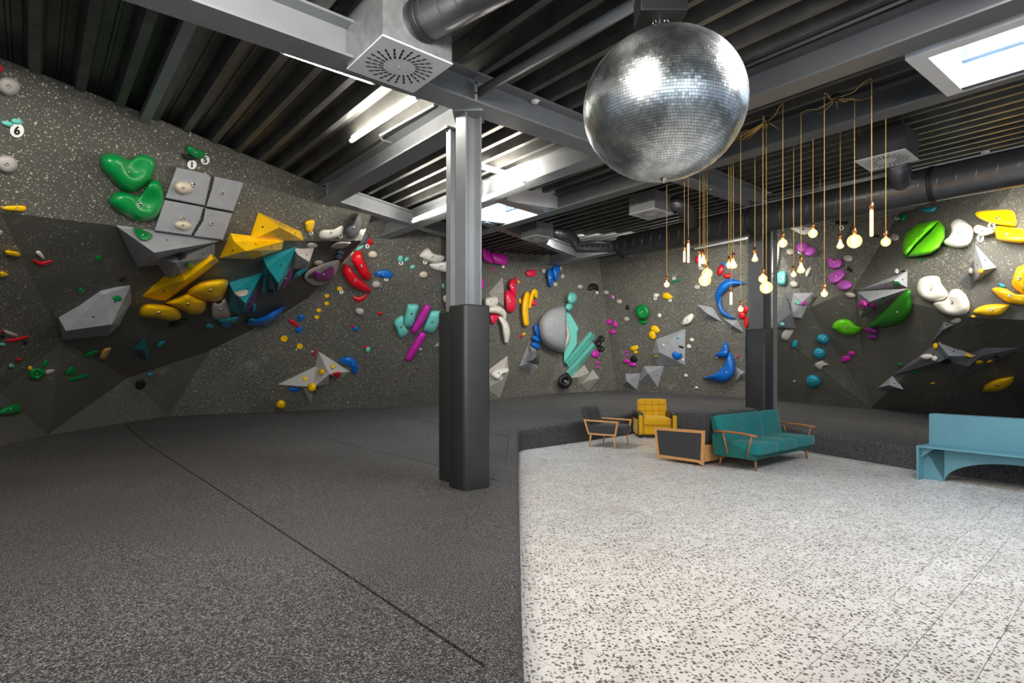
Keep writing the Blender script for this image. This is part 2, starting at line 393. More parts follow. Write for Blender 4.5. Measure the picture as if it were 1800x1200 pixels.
for i in range(-20, 75):
    for j in range(-50, 60):
        p = ta*((i+.5)*TS) + tb_*((j+.5)*TS)
        if inside(p.x, p.y) or inside(p.x-.2, p.y) or inside(p.x+.2, p.y) or inside(p.x, p.y-.2): cells.append((p.x*p.x+(p.y-.0)**2, i, j, p))
vis = [q for q in cells if q[3].y > 1.9 and abs(q[3].x/max(q[3].y,.1)) < .98]
rest = [q for q in cells if not (q[3].y > 1.9 and abs(q[3].x/max(q[3].y,.1)) < .98)]
vis.sort(key=lambda q: q[3].y)
rest += vis[300:]; vis = vis[:300]
def tile_geo(g=.0013, top=0.0, th=.02):
    h = TS/2-g; V = []
    for z, q in ((top-th, h), (top-.0015, h), (top, h-.0015)):
        for a, b in ((-1,-1),(1,-1),(1,1),(-1,1)): V.append(ta*(a*q)+tb_*(b*q)+Vector((0,0,z)))
    F = [(8,9,10,11)]+[(r*4+k, r*4+(k+1)%4, r*4+4+(k+1)%4, r*4+4+k) for r in (0,1) for k in range(4)]
    return V, F
V, F = tile_geo()
tm = bpy.data.meshes.new('floor_tile'); tm.from_pydata(V, [], F); tm.materials.append(M['terrazzo'])
for d, i, j, p in vis:
    o = bpy.data.objects.new('floor_tile', tm); col.objects.link(o); o.location = (p.x, p.y, random.uniform(-.0004,.0004)); o.parent = fl
RV = []; RF = []
for d, i, j, p in rest:
    b0 = len(RV); RV += [v+p for v in V]; RF += [tuple(b0+k for k in f) for f in F]
o = mesh_obj('distant_floor_tiles', RV, RF, M['terrazzo'], fl); o['kind'] = 'stuff'

# ---------------------------------------------------------------- climbing mat
mat_root = thing('climbing_mat', 'raised charcoal carpeted landing mat running around the pale terrazzo floor', 'mat', (-2, 9, .3))
def child_w(o, parent):
    o.parent = parent; o.matrix_parent_inverse = Matrix.Translation(-Vector(parent.location)) if parent.rotation_euler.z == 0 else parent.matrix_world.inverted(); return o
INS = .07
inner = []
n = len(EDGE)
def offs(k, d):
    p = Vector(EDGE[k]); a = Vector(EDGE[max(0,k-1)]); b = Vector(EDGE[min(n-1,k+1)])
    t_ = (b-a).normalized(); nn = Vector((-t_.y, t_.x)); return p + nn*d
smooth_edge = EDGE
outer_poly = [(14.5,-3), (14.5, 9.0)] + [(q_.x*1.012, q_.y*1.012) for q_ in (G(1800,735), G(1640,728), G(1530,717), G(1361,704), G(1307,699), G(1195,692), G(1084,686), G(960,692), G(855,703), G(775,711), G(640,717), G(297,731), G(84,764), G(0,783))] + [(-8.0, 5.5), (-8, -3)]
inner = [offs(k, INS) for k in range(n)]
bm = bmesh.new()
pv = [bm.verts.new((p[0], p[1], 0)) for p in [tuple(q) for q in inner]+outer_poly]
es = [bm.edges.new((pv[i], pv[(i+1)%len(pv)])) for i in range(len(pv))]
bmesh.ops.triangle_fill(bm, edges=es, use_beauty=True)
def bis(b, co, no, **kw): bmesh.ops.bisect_plane(b, geom=b.verts[:]+b.edges[:]+b.faces[:], dist=1e-5, plane_co=co, plane_no=no, **kw)
for yy in (9, 12, 15): bis(bm, (0,yy,0), (0,1,0))
bu = bm.copy()
for v in bu.verts: v.co.z = matz(v.co.y) - .054
o = bm_obj('underlay', bu, M['black']); child_w(o, mat_root)
seams = [-8.2,-5.8,-3.4,-1.0] + [1.42+2.42*k for k in range(0, 8)] + [24]
prevs = -30
for si, s in enumerate(seams):
    b2 = bm.copy()
    bis(b2, tuple(PD*(s-.009)), tuple(PD), clear_outer=True)
    if prevs > -29: bis(b2, tuple(PD*(prevs+.009)), tuple(PD), clear_inner=True)
    prevs = s
    if not b2.faces: b2.free(); continue
    # crossing creases for gentle waviness
    for q in range(-6, 26, 2): bis(b2, tuple(RD*(q+.37*si)), tuple(RD))
    for v in b2.verts: v.co.z = matz(v.co.y) + .004*math.sin(v.co.x*1.7+v.co.y*2.3)
    r = bmesh.ops.extrude_face_region(b2, geom=b2.faces[:])
    nv = [g for g in r['geom'] if isinstance(g, bmesh.types.BMVert)]
    for v in nv: v.co.z -= .05
    bmesh.ops.recalc_face_normals(b2, faces=b2.faces)
    left = set(b2.faces); isl = []
    while left:
        st_ = [left.pop()]; cur = list(st_)
        while st_:
            f_ = st_.pop()
            for e_ in f_.edges:
                for g_ in e_.link_faces:
                    if g_ in left: left.remove(g_); st_.append(g_); cur.append(g_)
        isl.append([[tuple(v_.co) for v_ in f_.verts] for f_ in cur])
    b2.free()
    for fl_ in isl:
        idx = {}; VV = []; FF = []
        for f_ in fl_:
            q_ = []
            for c_ in f_:
                k_ = tuple(round(x_, 5) for x_ in c_)
                if k_ not in idx: idx[k_] = len(VV); VV.append(c_)
                if idx[k_] not in q_: q_.append(idx[k_])
            if len(q_) > 2: FF.append(tuple(q_))
        o = mesh_obj('mat_panel', VV, FF, M['carpet']); child_w(o, mat_root)
bm.free()
# dark underlay visible in the seams
# rounded edge cover
def chaikin(pts, it=2):
    for _ in range(it):
        q = [pts[0]]
        for a, b in zip(pts, pts[1:]): q += [(a[0]*.8+b[0]*.2, a[1]*.8+b[1]*.2), (a[0]*.2+b[0]*.8, a[1]*.2+b[1]*.8)]
        q.append(pts[-1]); pts = q
    return pts
ce = EDGE
V = []; F = []; prof = [(.0,-.33),(0,-.08),(.006,-.045),(.022,-.018),(.045,-.004),(.075,.0015),(.16,.0025),(.165,-.01)]
for k in range(n):
    for d, z in prof:
        q = offs(k, d); V.append((q.x, q.y, max(0.0, matz(q.y)+z) if z > -.3 else 0.0))
m_ = len(prof)
for k in range(n-1):
    for j in range(m_-1): F.append((k*m_+j, k*m_+j+1, (k+1)*m_+j+1, (k+1)*m_+j))
o = mesh_obj('edge_cover', V, F, M['carpet']); child_w(o, mat_root)

# ---------------------------------------------------------------- roof deck
ceil = bpy.data.objects.new('ceiling', None); col.objects.link(ceil); ceil.location = (0, 8, 4.6); struct(ceil)
PITCH = .335
SK = [(6.0, 7.25, -.55, 1.62), (6.0, 7.25, 7.45, 9.0)]
def deck(s0, s1, t0, t1):
    V = []; F = []; s = s0; prof = []
    k0 = math.floor(s0/PITCH)-1; k1_ = math.ceil(s1/PITCH)+1
    for k in range(k0, k1_):
        b = k*PITCH-.01
        prof += [(b, 0), (b+.075, 0), (b+.115, .15), (b+.19, .15), (b+.20, .138), (b+.222, .138), (b+.232,.15), (b+.295, .15)]
    prof = [p for p in prof if s0-1e-6 <= p[0] <= s1+1e-6]
    for a, z in prof:
        for tt_ in (t0, t1): V.append(st(a, tt_, roofz(a)+.30+z))
    for i in range(len(prof)-1): F.append((2*i, 2*i+1, 2*i+3, 2*i+2))
    o = mesh_obj('deck_sheet', V, F, M['deck']); child_w(o, ceil); return o
deck(-8, 5.98, -9, 26); deck(7.27, 26, -9, 26)
deck(5.98, 7.27, -9, -.55); deck(5.98, 7.27, 1.62, 7.45); deck(5.98, 7.27, 9.0, 26)
o = mesh_obj('deck_cover', [st(-8,-9,roofz(-8)+.47), st(5.95,-9,roofz(5.95)+.47), st(5.95,26,roofz(5.95)+.47), st(-8,26,roofz(-8)+.47),
      st(7.3,-9,roofz(7.3)+.47), st(26,-9,roofz(26)+.47), st(26,26,roofz(26)+.47), st(7.3,26,roofz(7.3)+.47)], [(0,1,2,3),(4,5,6,7)], M['black']); child_w(o, ceil)
# skylights
for wi, (s0, s1, t0, t1) in enumerate(SK):
    wroot = bpy.data.objects.new('window_%d' % (wi+1), None); col.objects.link(wroot); c0 = st((s0+s1)/2, (t0+t1)/2, roofz(6.6)+.3); wroot.location = c0; struct(wroot)
    def q(s, t_, z): return st(s, t_, roofz(s)+z)
    zb = .0 if wi == 0 else .05; zt = 1.55; sl = .0
    b0, b1, b2_, b3 = (s0, t0), (s1+.25, t0), (s1+.25, t1), (s0, t1)
    crn = [b0, b1, b2_, b3]; ins = [(s0+.14, t0+.14), (s1+.13, t0+.14), (s1+.13, t1-.14), (s0+.14, t1-.14)]
    # frame lip
    Vv = [q(a, b_, zb) for a, b_ in crn]+[q(a, b_, zb) for a, b_ in ins]; Ff = [(i,(i+1)%4,4+(i+1)%4,4+i) for i in range(4)]
    Vv += [q(a, b_, zb+.34) for a, b_ in crn]; Ff += [(i,(i+1)%4,8+(i+1)%4,8+i) for i in range(4)]
    o = mesh_obj('window_frame', Vv, Ff, M['white_steel']); child_w(o, wroot)
    Vv = [q(a, b_, zb) for a, b_ in ins]+[q(a, b_, zt) for a, b_ in ins]
    for i in range(4):
        o = mesh_obj('shaft_panel', [Vv[i], Vv[(i+1)%4], Vv[4+(i+1)%4], Vv[4+i]], [(0,1,2,3)], M['skyblue']); child_w(o, wroot)
    # opening mechanism bars
    for f in (.25, .5, .75):
        a0 = q(ins[0][0], ins[0][1]+(ins[2][1]-ins[0][1])*f, zt-.12); a1 = q(ins[1][0], ins[0][1]+(ins[2][1]-ins[0][1])*f, zt-.12)
        o = tubeo('glazing_bar', [a0, a1], .025, M['white_steel'], None, 4, False); child_w(o, wroot)
    o = tubeo('glazing_bar', [q(s0+.5, ins[0][1], zt-.2), q(s0+.5, ins[2][1], zt-.2)], .03, M['white_steel'], None, 4, False); child_w(o, wroot)
    m, nt, b_ = newmat('skylight_dome'); nt.nodes.remove(b_); tl = N(nt, 'ShaderNodeBsdfTranslucent'); tl.inputs[0].default_value = (.9,.95,1,1)
    em = N(nt, 'ShaderNodeEmission'); em.inputs[0].default_value = (.62,.80,1,1); em.inputs[1].default_value = 2.3; ad = N(nt, 'ShaderNodeAddShader')
    nt.links.new(tl.outputs[0], ad.inputs[0]); nt.links.new(em.outputs[0], ad.inputs[1]); nt.links.new(ad.outputs[0], nt.nodes['Material Output'].inputs[0])
    o = mesh_obj('window_pane', Vv[4:], [(0,1,2,3)], m); child_w(o, wroot)

pa, pb = R(1221,437,.1), R(1314,418,.1); dd_ = (pb-pa)
trim = tubeo('trim_1', [pa, pb], .03, M['white_steel'], None, 4, False); struct(trim)
# ---------------------------------------------------------------- beams
def ibeam_mesh(name, A, B, w, d, m, parent=None, tw=.012, tf=.02, flip=False):
    """A,B: centre of the underside at both ends"""
    A = Vector(A); B = Vector(B); ax = (B-A); L = ax.length; ax.normalize()
    sd = ax.cross(Vector((0,0,1))).normalized(); upv = sd.cross(ax)
    h = w/2
    poly = [(-h,0),(h,0),(h,tf),(tw,tf),(tw,d-tf),(h,d-tf),(h,d),(-h,d),(-h,d-tf),(-tw,d-tf),(-tw,tf),(-h,tf)]
    V = [A+sd*a+upv*b_ for a, b_ in poly]+[B+sd*a+upv*b_ for a, b_ in poly]; n_ = 12
    F = [(i, n_+i, n_+(i+1)%n_, (i+1)%n_) for i in range(n_)]
    F += [(0,1,2,11),(2,3,10,11),(3,4,9,10),(4,5,8,9),(5,6,7,8)]; F += [tuple(12+i for i in f)[::-1] for f in [(0,1,2,11),(2,3,10,11),(3,4,9,10),(4,5,8,9),(5,6,7,8)]]
    o = mesh_obj(name, V, F, m, parent); fixn(o); return o
MA, MB = R(220,2,0), R(1312,363,0)
md = (MB-MA).normalized(); mn = Vector((md.y, -md.x, 0)).normalized()   # towards camera side
if mn.dot(-MA) < 0 and mn.y > 0: mn = -mn
mc = mn*.14
o = ibeam_mesh('steel_beam', MA+mc-md*4.5, MB+mc+md*.6, .28, .30, M['steel']); tag(o, 'grey main steel beam crossing the hall over both columns', 'beam', 'steel roof beams')
mainb = o
# stiffener plates and bolts of the column joint are parts of the columns
def sbeam(s, ta_, tb2, w, d, lab, m='steel', off=0.0):
    o = ibeam_mesh('steel_beam', st(s, ta_, roofz(s)+off), st(s, tb2, roofz(s)+off), w, d, M[m]); return tag(o, lab, 'beam', 'steel roof beams')
sbeam(3.55, 5.1, 9.6, .28, .30, 'grey steel beam from the padded front column to the left climbing wall')
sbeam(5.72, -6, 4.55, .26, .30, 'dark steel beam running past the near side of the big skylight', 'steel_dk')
sbeam(5.72, 4.95, 13, .26, .30, 'brightly lit steel beam with tube lamps fixed under it')
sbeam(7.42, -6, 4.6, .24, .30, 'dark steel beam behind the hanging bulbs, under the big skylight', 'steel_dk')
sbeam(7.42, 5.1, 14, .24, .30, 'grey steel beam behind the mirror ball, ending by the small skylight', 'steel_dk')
sbeam(12.75, -1, 14.6, .3, .42, 'far steel beam behind the long duct, lit pale at its left end', 'steel')
for a_, b_, lab in (((575,352),(800,420),'short steel beam above the middle climbing wall, left of the front column'), ((850,345),(960,378),'short steel beam along the edge of the small skylight')):
    pa, pb = R(*a_, .02), R(*b_, .02)
    o = ibeam_mesh('steel_beam', pa, pb, .2, .26, M['steel']); tag(o, lab, 'beam', 'steel roof beams')
for a_, b_, lab in (((849,392),(1010,452),'dim cross beam above the far left of the back wall'),):
    pa, pb = R(*a_, .02), R(*b_, .02)
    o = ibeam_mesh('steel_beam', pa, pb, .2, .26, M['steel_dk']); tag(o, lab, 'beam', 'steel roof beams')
# single bright purlin at the left
o = ibeam_mesh('steel_beam', st(.93, 4.1, roofz(.93)+.24), st(.93, 8.4, roofz(.93)+.24), .09, .08, M['steel']); tag(o, 'slim bright steel rail under the roof sheets at the upper left', 'beam', 'steel roof beams')
# tube brace from the column head
a_, b_ = R(842,162,.14), R(1135,-4,.14)
o = tubeo('tube_brace', [a_, b_+(b_-a_)*.5], .045, M['steel'], None, 12); tag(o, 'pale round steel tube running from the front column head past the mirror ball', 'tube')
# ---------------------------------------------------------------- columns
def hcol(name, c, z0, z1, w, d, parent, m):
    h = w/2; k = d/2; poly = [(-k,-h),(-k+.018,-h),(-k+.018,-.008),(k-.018,-.008),(k-.018,-h),(k,-h),(k,h),(k-.018,h),(k-.018,.008),(-k+.018,.008),(-k+.018,h),(-k,h)]
    V = [Vector((c[0],c[1],z0))+PD*a+RD*b_ for a, b_ in poly]+[Vector((c[0],c[1],z1))+PD*a+RD*b_ for a, b_ in poly]; n_ = 12
    F = [(i, (i+1)%n_, n_+(i+1)%n_, n_+i) for i in range(n_)]
    F += [(0,1,10,11),(1,2,9,10),(2,3,8,9),(3,4,7,8),(4,5,6,7)]; 
    o = mesh_obj(name, V, F, m); fixn(o); child_w(o, parent); return o
def rrect(name, c, hw, hd, z0, z1, r, parent, m, top=True):
    pts = []
    for (sx, sy, a0) in ((1,1,0),(-1,1,90),(-1,-1,180),(1,-1,270)):
        for k in range(4):
            a = math.radians(a0+30*k); pts.append((sx*(hw-r)+r*math.cos(a), sy*(hd-r)+r*math.sin(a)))
    zs = [z0, z0+.02, z1-.015, z1]; V = []
    for i, z in enumerate(zs):
        f = .97 if i in (0, 3) else 1
        for a, b_ in pts: V.append(Vector((c[0],c[1],z))+PD*a*f+RD*b_*f)
    n_ = len(pts); F = [(i*n_+k, i*n_+(k+1)%n_, (i+1)*n_+(k+1)%n_, (i+1)*n_+k) for i in range(3) for k in range(n_)]
    F.append(tuple(3*n_+k for k in range(n_)))
    o = mesh_obj(name, V, F, m, None, True); fixn(o); child_w(o, parent); return o
bo = None
def bolts(pts, parent, r=.016):
    for p in pts:
        o = lathe('bolt', [(0,.014),(r,.014),(r,0)], M['chrome'], None, 6, p, False); child_w(o, parent)
C1 = P(824, 640, 5.78); C1 = Vector((C1.x, C1.y, 0))
z1 = roofz(C1.dot(PD))
col1 = thing('steel_column', 'grey steel column with black padding in the middle foreground', 'column', (C1.x, C1.y, .33), 0, 'padded steel columns')
hcol('shaft', C1, .2, z1, .17, .20, col1, M['steel'])
cp = Vector((-.70, 6.12, 0)); cp = P(795, 640, 6.15); cp = Vector((cp.x, cp.y, 0))
hcol('slim_post', cp, .2, roofz(3.5)-.02, .085, .10, col1, M['steel'])
rrect('pad', (C1.x+.005, C1.y, 0), .165, .155, .335, 2.17, .05, col1, M['pad'])
rrect('pad', (cp.x-.0, cp.y, 0), .11, .12, .335, 2.14, .04, col1, M['pad'])
# head plate, bracket and bolts
o = boxo('head_plate', C1.x-.15, C1.x+.15, C1.y-.15, C1.y+.15, z1-.02, z1, M['steel']); child_w(o, col1)
hp = R(838,165,.12)
o = boxo('bracket', hp.x-.012, hp.x+.012, hp.y-.10, hp.y+.02, hp.z-.12, hp.z+.12, M['galv']); child_w(o, col1)
bolts([(hp.x+.0, hp.y-.1, hp.z-.05), (hp.x, hp.y-.1, hp.z+.05), (cp.x-.05, cp.y-.07, roofz(3.5)-.05), (cp.x+.05, cp.y-.05, roofz(3.5)-.05)], col1)
C2 = P(1336, 640, 10.9); C2 = Vector((C2.x, C2.y, 0))
col2 = thing('steel_column', 'farther steel column with black padding behind the sofas', 'column', (C2.x, C2.y, 0), 0, 'padded steel columns')
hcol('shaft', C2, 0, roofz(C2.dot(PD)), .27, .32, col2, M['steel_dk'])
rrect('pad', C2, .21, .20, .0, EYE+.067*10.75, .05, col2, M['pad'])
o = hcol('slim_post', C2+PD*.15-RD*.22, 0, roofz(C2.dot(PD)), .05, .07, col2, M['steel'])
# ---------------------------------------------------------------- climbing holds
FR = dict(N=(0,0,1), A=(0,80,.25), B=(0,360,.35), C=(400,360,1/3), D=(640,380,.2834), E=(840,400,.26667), F=(1040,400,.26667), G=(1340,340,.3167), H=(1500,340,.3168))
def px(fr, x, y): ox, oy, s = FR[fr]; return (ox+x*s, oy+y*s)
ORIG = Vector((0,0,EYE))
def onp(u, v, p0, n, h):
    d = ray(u, v); dn = d.dot(n)
    if dn > -.16: dn = -.16
    return ORIG + d*((h + (p0-ORIG).dot(n))/dn)
def cat_smooth(pts, k=3):
    n_ = len(pts); out = []
    for i in range(n_):
        p0, p1, p2, p3 = (Vector(pts[(i+j-1) % n_]) for j in range(4))
        for q in range(k):
            t_ = q/k; out.append(.5*((2*p1)+(p2-p0)*t_+(2*p0-5*p1+4*p2-p3)*t_*t_+(3*p1-p0-3*p2+p3)*t_**3))
    return out
def finish(V, F, name, m, label, cat, group, smooth=True):
    c0 = sum(V, Vector())/len(V)
    o = mesh_obj(name, [v-c0 for v in V], F, m, None, smooth); o.location = c0; fixn(o)
    tag(o, label, cat, group); return o
def add_bolt(o, u, v, p0, n, h, r):
    c0 = onp(u, v, p0, n, h); q = n.to_track_quat('Z', 'Y').to_matrix().to_4x4()
    b = lathe('bolt', [(r,-.004),(r,.006),(r*.55,.006),(r*.5,.001),(0,.001)], M['chrome'], None, 10)
    b.matrix_world = Matrix.Translation(c0 - o.location) @ q; b.parent = o
    return b
PN = {}
def grp(c, kind='holds'):
    return c
def H_(fr, c, pts, label, h=None, peak=None, sm=True, bolt=True, cat='climbing hold', flat=0, dent=None, k=3, nm='climbing_hold', group=None, parent=None):
    pp = [px(fr, *q) for q in pts]
    area_ = abs(sum(pp[i][0]*pp[(i+1)%len(pp)][1]-pp[(i+1)%len(pp)][0]*pp[i][1] for i in range(len(pp))))/2
    cen = px(fr, *peak) if peak else (sum(p[0] for p in pp)/len(pp), sum(p[1] for p in pp)/len(pp))
    hit = cast(*cen) or cast(cen[0], cen[1]+12) or cast(cen[0], cen[1]+40)
    p0, n = hit[0], hit[1]; dist = p0.y
    if parent is not None: p0, n = PN[parent.name]
    if h is None: h = .42*math.sqrt(area_)*dist/1000
    if sm: pp = cat_smooth(pp, k)
    cc = Vector(cen); V = []; F = []; n_ = len(pp)
    if flat: rings = [(1.0, -.05), (1.0, .75), (.965, .97), (.93, 1.0), (.5, 1.0)]
    else: rings = [(1.0, -.03), (.995, .16), (.965, .36), (.90, .58), (.78, .79), (.60, .93), (.36, .985), (.15, 1.0)]
    for f, g in rings:
        for p in pp:
            q = cc + (Vector(p)-cc)*f; hh = h*g
            if dent:
                dx, dy = px(fr, dent[0], dent[1]); rr = dent[2]*FR[fr][2]
                dd = ((q.x-dx)**2+(q.y-dy)**2)**.5
                if dd < rr: hh -= dent[3]*h*g*(1-(dd/rr)**2)**1.0
            V.append(onp(q.x, q.y, p0, n, hh))
    for i in range(len(rings)-1):
        for j in range(n_): F.append((i*n_+j, i*n_+(j+1)%n_, (i+1)*n_+(j+1)%n_, (i+1)*n_+j))
    V.append(onp(cc.x, cc.y, p0, n, h*(1 if not dent else (1-0)) )); F += [((len(rings)-1)*n_+j, (len(rings)-1)*n_+(j+1)%n_, len(V)-1) for j in range(n_)]
    if dent: V[-1] = sum(V[-1-n_:-1], Vector())/n_
    o = finish(V, F, nm, M['h_'+c], label, cat, group or (c+' holds'))
    if flat and not sm: o.data.polygons.foreach_set('use_smooth', [False]*len(o.data.polygons))
    PN[o.name] = (p0, n)
    if bolt and area_ > 260: add_bolt(o, cc.x, cc.y, p0, n, h*(1 if not dent else .75)+.004, min(.028, .09*math.sqrt(area_)*dist/1000))
    return o
def E_(fr, c, cx, cy, rx, ry, rot, label, h=None, dent=False, **kw):
    a = math.radians(rot); n_ = 14; pts = []
    for i in range(n_):
        t_ = 2*math.pi*i/n_; x = rx*math.cos(t_)*(1+.04*math.sin(2*t_+cx)); y = ry*math.sin(t_)*(1+.05*math.cos(3*t_+cy))
        pts.append((cx+x*math.cos(a)-y*math.sin(a), cy+x*math.sin(a)+y*math.cos(a)))
    d = (cx, cy, min(rx, ry)*.75, dent) if dent else None
    return H_(fr, c, pts, label, h=h, k=1 if max(rx, ry)*FR[fr][2] < 9 else 2, dent=d, **kw)
def S_(fr, c, spine, label, h=None, cat='climbing hold', sharp=False, nm='climbing_hold', ridge=0):
    sp = [(Vector(px(fr, x, y)), r*FR[fr][2]) for x, y, r in spine]
    # resample
    out = []; L = len(sp)
    for i in range(L-1):
        p0_, p1, p2, p3 = (sp[max(0, min(L-1, i+j-1))] for j in range(4))
        for q in range(5):
            t_ = q/5
            f = lambda a, b, c_, d: .5*((2*b)+(c_-a)*t_+(2*a-5*b+4*c_-d)*t_*t_+(3*b-a-3*c_+d)*t_**3)
            out.append((f(p0_[0], p1[0], p2[0], p3[0]), max(.15, f(p0_[1], p1[1], p2[1], p3[1]))))
    out.append(sp[-1])
    def capit(seq, sgn):
        (pa, ra), (pb, rb) = seq[0], seq[1]; d = (pa-pb).normalized()
        return [(pa+d*ra*math.sin(a), max(.12, ra*math.cos(a))) for a in (1.5, 1.2, .85, .45)]
    if not sharp: out = capit(out, 1)+out+capit(out[::-1], 1)[::-1]
    mid = out[len(out)//2][0]; hit = cast(mid.x, mid.y) or cast(mid.x, mid.y+20); p0, n = hit[0], hit[1]
    rm = max(r for _, r in out)
    if h is None: h = rm*1.0*p0.y/1000
    V = []; F = []; K_ = 9
    for i, (p, r) in enumerate(out):
        d = (out[min(i+1, len(out)-1)][0]-out[max(i-1, 0)][0]).normalized(); pr = Vector((-d.y, d.x))
        for k in range(K_):
            a = math.pi*k/(K_-1); q = p+pr*r*math.cos(a); hh = h*(r/rm)**.8*math.sin(a)**.8 - .01*(k in (0, K_-1))
            V.append(onp(q.x, q.y, p0, n, hh))
    for i in range(len(out)-1):
        for k in range(K_-1): F.append((i*K_+k, i*K_+k+1, (i+1)*K_+k+1, (i+1)*K_+k))
    o = finish(V, F, nm, M['h_'+c], label, cat, c+' holds')
    if rm > 5: add_bolt(o, out[len(out)//2][0].x, out[len(out)//2][0].y, p0, n, h*.98*(out[len(out)//2][1]/rm)**.8+.004, .016)
    return o
def V_(fr, c, verts, faces, label, dk=None, bolt=None):
    pp = [(*px(fr, x, y), h) for x, y, h in verts]
    cx = sum(p[0] for p in pp)/len(pp); cy = sum(p[1] for p in pp)/len(pp)
    hit = cast(cx, cy); p0, n = hit[0], hit[1]
    V = [onp(u, v, p0, n, h+.01) for u, v, h in pp]
    # skirt that closes the volume onto the wall
    from collections import Counter
    ec = Counter(); 
    for f in faces:
        for i in range(len(f)): ec[tuple(sorted((f[i], f[(i+1)%len(f)])))] += 1
    F = [tuple(f) for f in faces]; low = {}
    for (a, b_), k in ec.items():
        if k == 1:
            for q in (a, b_):
                if q not in low: low[q] = len(V); V.append(V[q] - n*(pp[q][2]+.03))
            F.append((a, b_, low[b_], low[a]))
    o = finish(V, F, 'climbing_volume', M['h_'+c], label, 'climbing volume', 'faceted '+('grey' if 'grey' in c else c)+' volumes', smooth=False)
    mw = [v.co + o.location for v in o.data.vertices]
    BV.append(BVHTree.FromPolygons(mw, [tuple(p.vertices) for p in o.data.polygons if all(i < len(pp) for i in p.vertices)]))
    # bolt holes on each big facet
    k = 0
    for f in faces:
        if k >= 5: break
        pts = [V[i] for i in f]; ctr = sum(pts, Vector())/len(pts); nn = (pts[1]-pts[0]).cross(pts[2]-pts[0])
        if nn.length < .02: continue
        nn.normalize(); nn = nn if nn.dot(ORIG-ctr) > 0 else -nn
        r = .014
        bb = lathe('bolt', [(r,-.003),(r,.003),(0,.003)], M['black'], None, 8); bb.matrix_world = Matrix.Translation(ctr-o.location) @ nn.to_track_quat('Z','Y').to_matrix().to_4x4(); bb.parent = o; k += 1
    return o
def tg(fr, x, y, r, ch, label):
    u, v = px(fr, x, y); rr = r*FR[fr][2]; hit = cast(u, v); p0, n = hit[0], hit[1]
    V = []; F = []; n_ = 20
    for g in (.0, .018):
        for k in range(n_): a = 2*math.pi*k/n_; V.append(onp(u+rr*math.cos(a), v+rr*math.sin(a), p0, n, g+.004))
    V.append(onp(u, v, p0, n, .022)); F = [(k, (k+1)%n_, n_+(k+1)%n_, n_+k) for k in range(n_)]+[(n_+k, n_+(k+1)%n_, 2*n_) for k in range(n_)]
    o = finish(V, F, 'number_tag', M['tagw'], label, 'tag', 'round route number tags', smooth=False)
    if ch:
        c_ = bpy.data.curves.new('numeral', 'FONT'); c_.body = ch; c_.size = 1; c_.align_x = 'CENTER'; c_.align_y = 'CENTER'; c_.resolution_u = 3; c_.offset = .035
        to = bpy.data.objects.new('numeral', c_); me = bpy.data.meshes.new_from_object(to); bpy.data.objects.remove(to)
        xs = [q.co.x for q in me.vertices]; ys = [q.co.y for q in me.vertices]; mx, my = (min(xs)+max(xs))/2, (min(ys)+max(ys))/2; sc = 1.25*rr/(max(ys)-min(ys))
        for q in me.vertices: q.co = onp(u+(q.co.x-mx)*sc*1.1, v-(q.co.y-my)*sc, p0, n, .027)-o.location
        me.materials.clear(); me.materials.append(M['ink']); t_ = bpy.data.objects.new('numeral', me); col.objects.link(t_); t_.parent = o
    return o
# ======== left wall, upper band (frame A)
E_('A','red',0,165,22,28,0,'red hold cut off by the left photo edge near the roof')
E_('A','stone',60,285,85,66,22,'upper pale round disc hold at the left edge', h=.09)
E_('A','stone',45,832,80,62,15,'lower pale round disc hold at the left edge', h=.09)
E_('A','aqua',52,550,46,20,15,'aqua almond hold, left one above the large 6 tag', h=.04)
E_('A','aqua',117,535,44,22,15,'aqua almond hold, right one above the large 6 tag', h=.04)
tg('A',120,597,50,'6','round white tag reading 6 at far left under two aqua holds')
H_('A','green',[(697,800),(730,760),(800,755),(860,780),(915,800),(975,770),(1035,768),(1085,800),(1095,860),(1070,930),(1020,985),(960,1020),(900,1028),(830,990),(760,920),(712,860)],'large glossy green kidney hold, upper one of the pair', h=.20, peak=(900,900), dent=(960,835,110,.55))
H_('A','green',[(760,1080),(800,1035),(860,1025),(930,1045),(985,1050),(1030,990),(1070,945),(1120,950),(1150,1000),(1158,1080),(1140,1150),(1090,1220),(1000,1235),(900,1210),(820,1160),(775,1120)],'large glossy green kidney hold, lower one of the pair', h=.20, peak=(980,1120), dent=(1030,1075,100,.5))
H_('A','green',[(1310,710),(1345,705),(1385,730),(1440,745),(1445,775),(1415,800),(1360,785),(1315,750)],'small green bean hold near the roof above the white 5 tag')
H_('A','black',[(1272,762),(1310,765),(1360,785),(1378,805),(1330,812),(1290,790)],'small black leaf-shaped hold beside the green bean near the roof')
tg('A',1443,805,32,'5','round white tag reading 5 near the roof, right of the 1 tag')
tg('A',1350,837,33,'1','round white tag reading 1 near the roof above the grey plates')
H_('A','yellow',[(20,1130),(130,1122),(175,1128),(188,1148),(160,1168),(30,1158)],'long yellow rail hold at the left, highest of the yellow rails', h=.06)
pl = None
for i, q in enumerate(([(310,294),(366,306),(371,312),(360,362),(290,348)], [(377,310),(429,321),(410,372),(362,363),(372,332)], [(289,351),(358,364),(352,386),(336,414),(271,405)], [(361,366),(409,375),(392,422),(340,415),(357,388)])):
    if pl is None:
        pl = H_('N','grey',q,'large grey plate volume in four quarters split by a curved groove', h=.09, sm=False, flat=1, bolt=True, cat='climbing volume', nm='climbing_volume', group='flat plate volumes')
    else:
        o = H_('N','grey',q,'', h=.09, sm=False, flat=1, bolt=True, parent=pl); o.name = 'panel'
        del o['label']; del o['category']; del o['group']; o.location -= pl.location; o.parent = pl
E_('A','beige',1288,1000,72,50,10,'beige oval hold on the upper grey plate', h=.19)
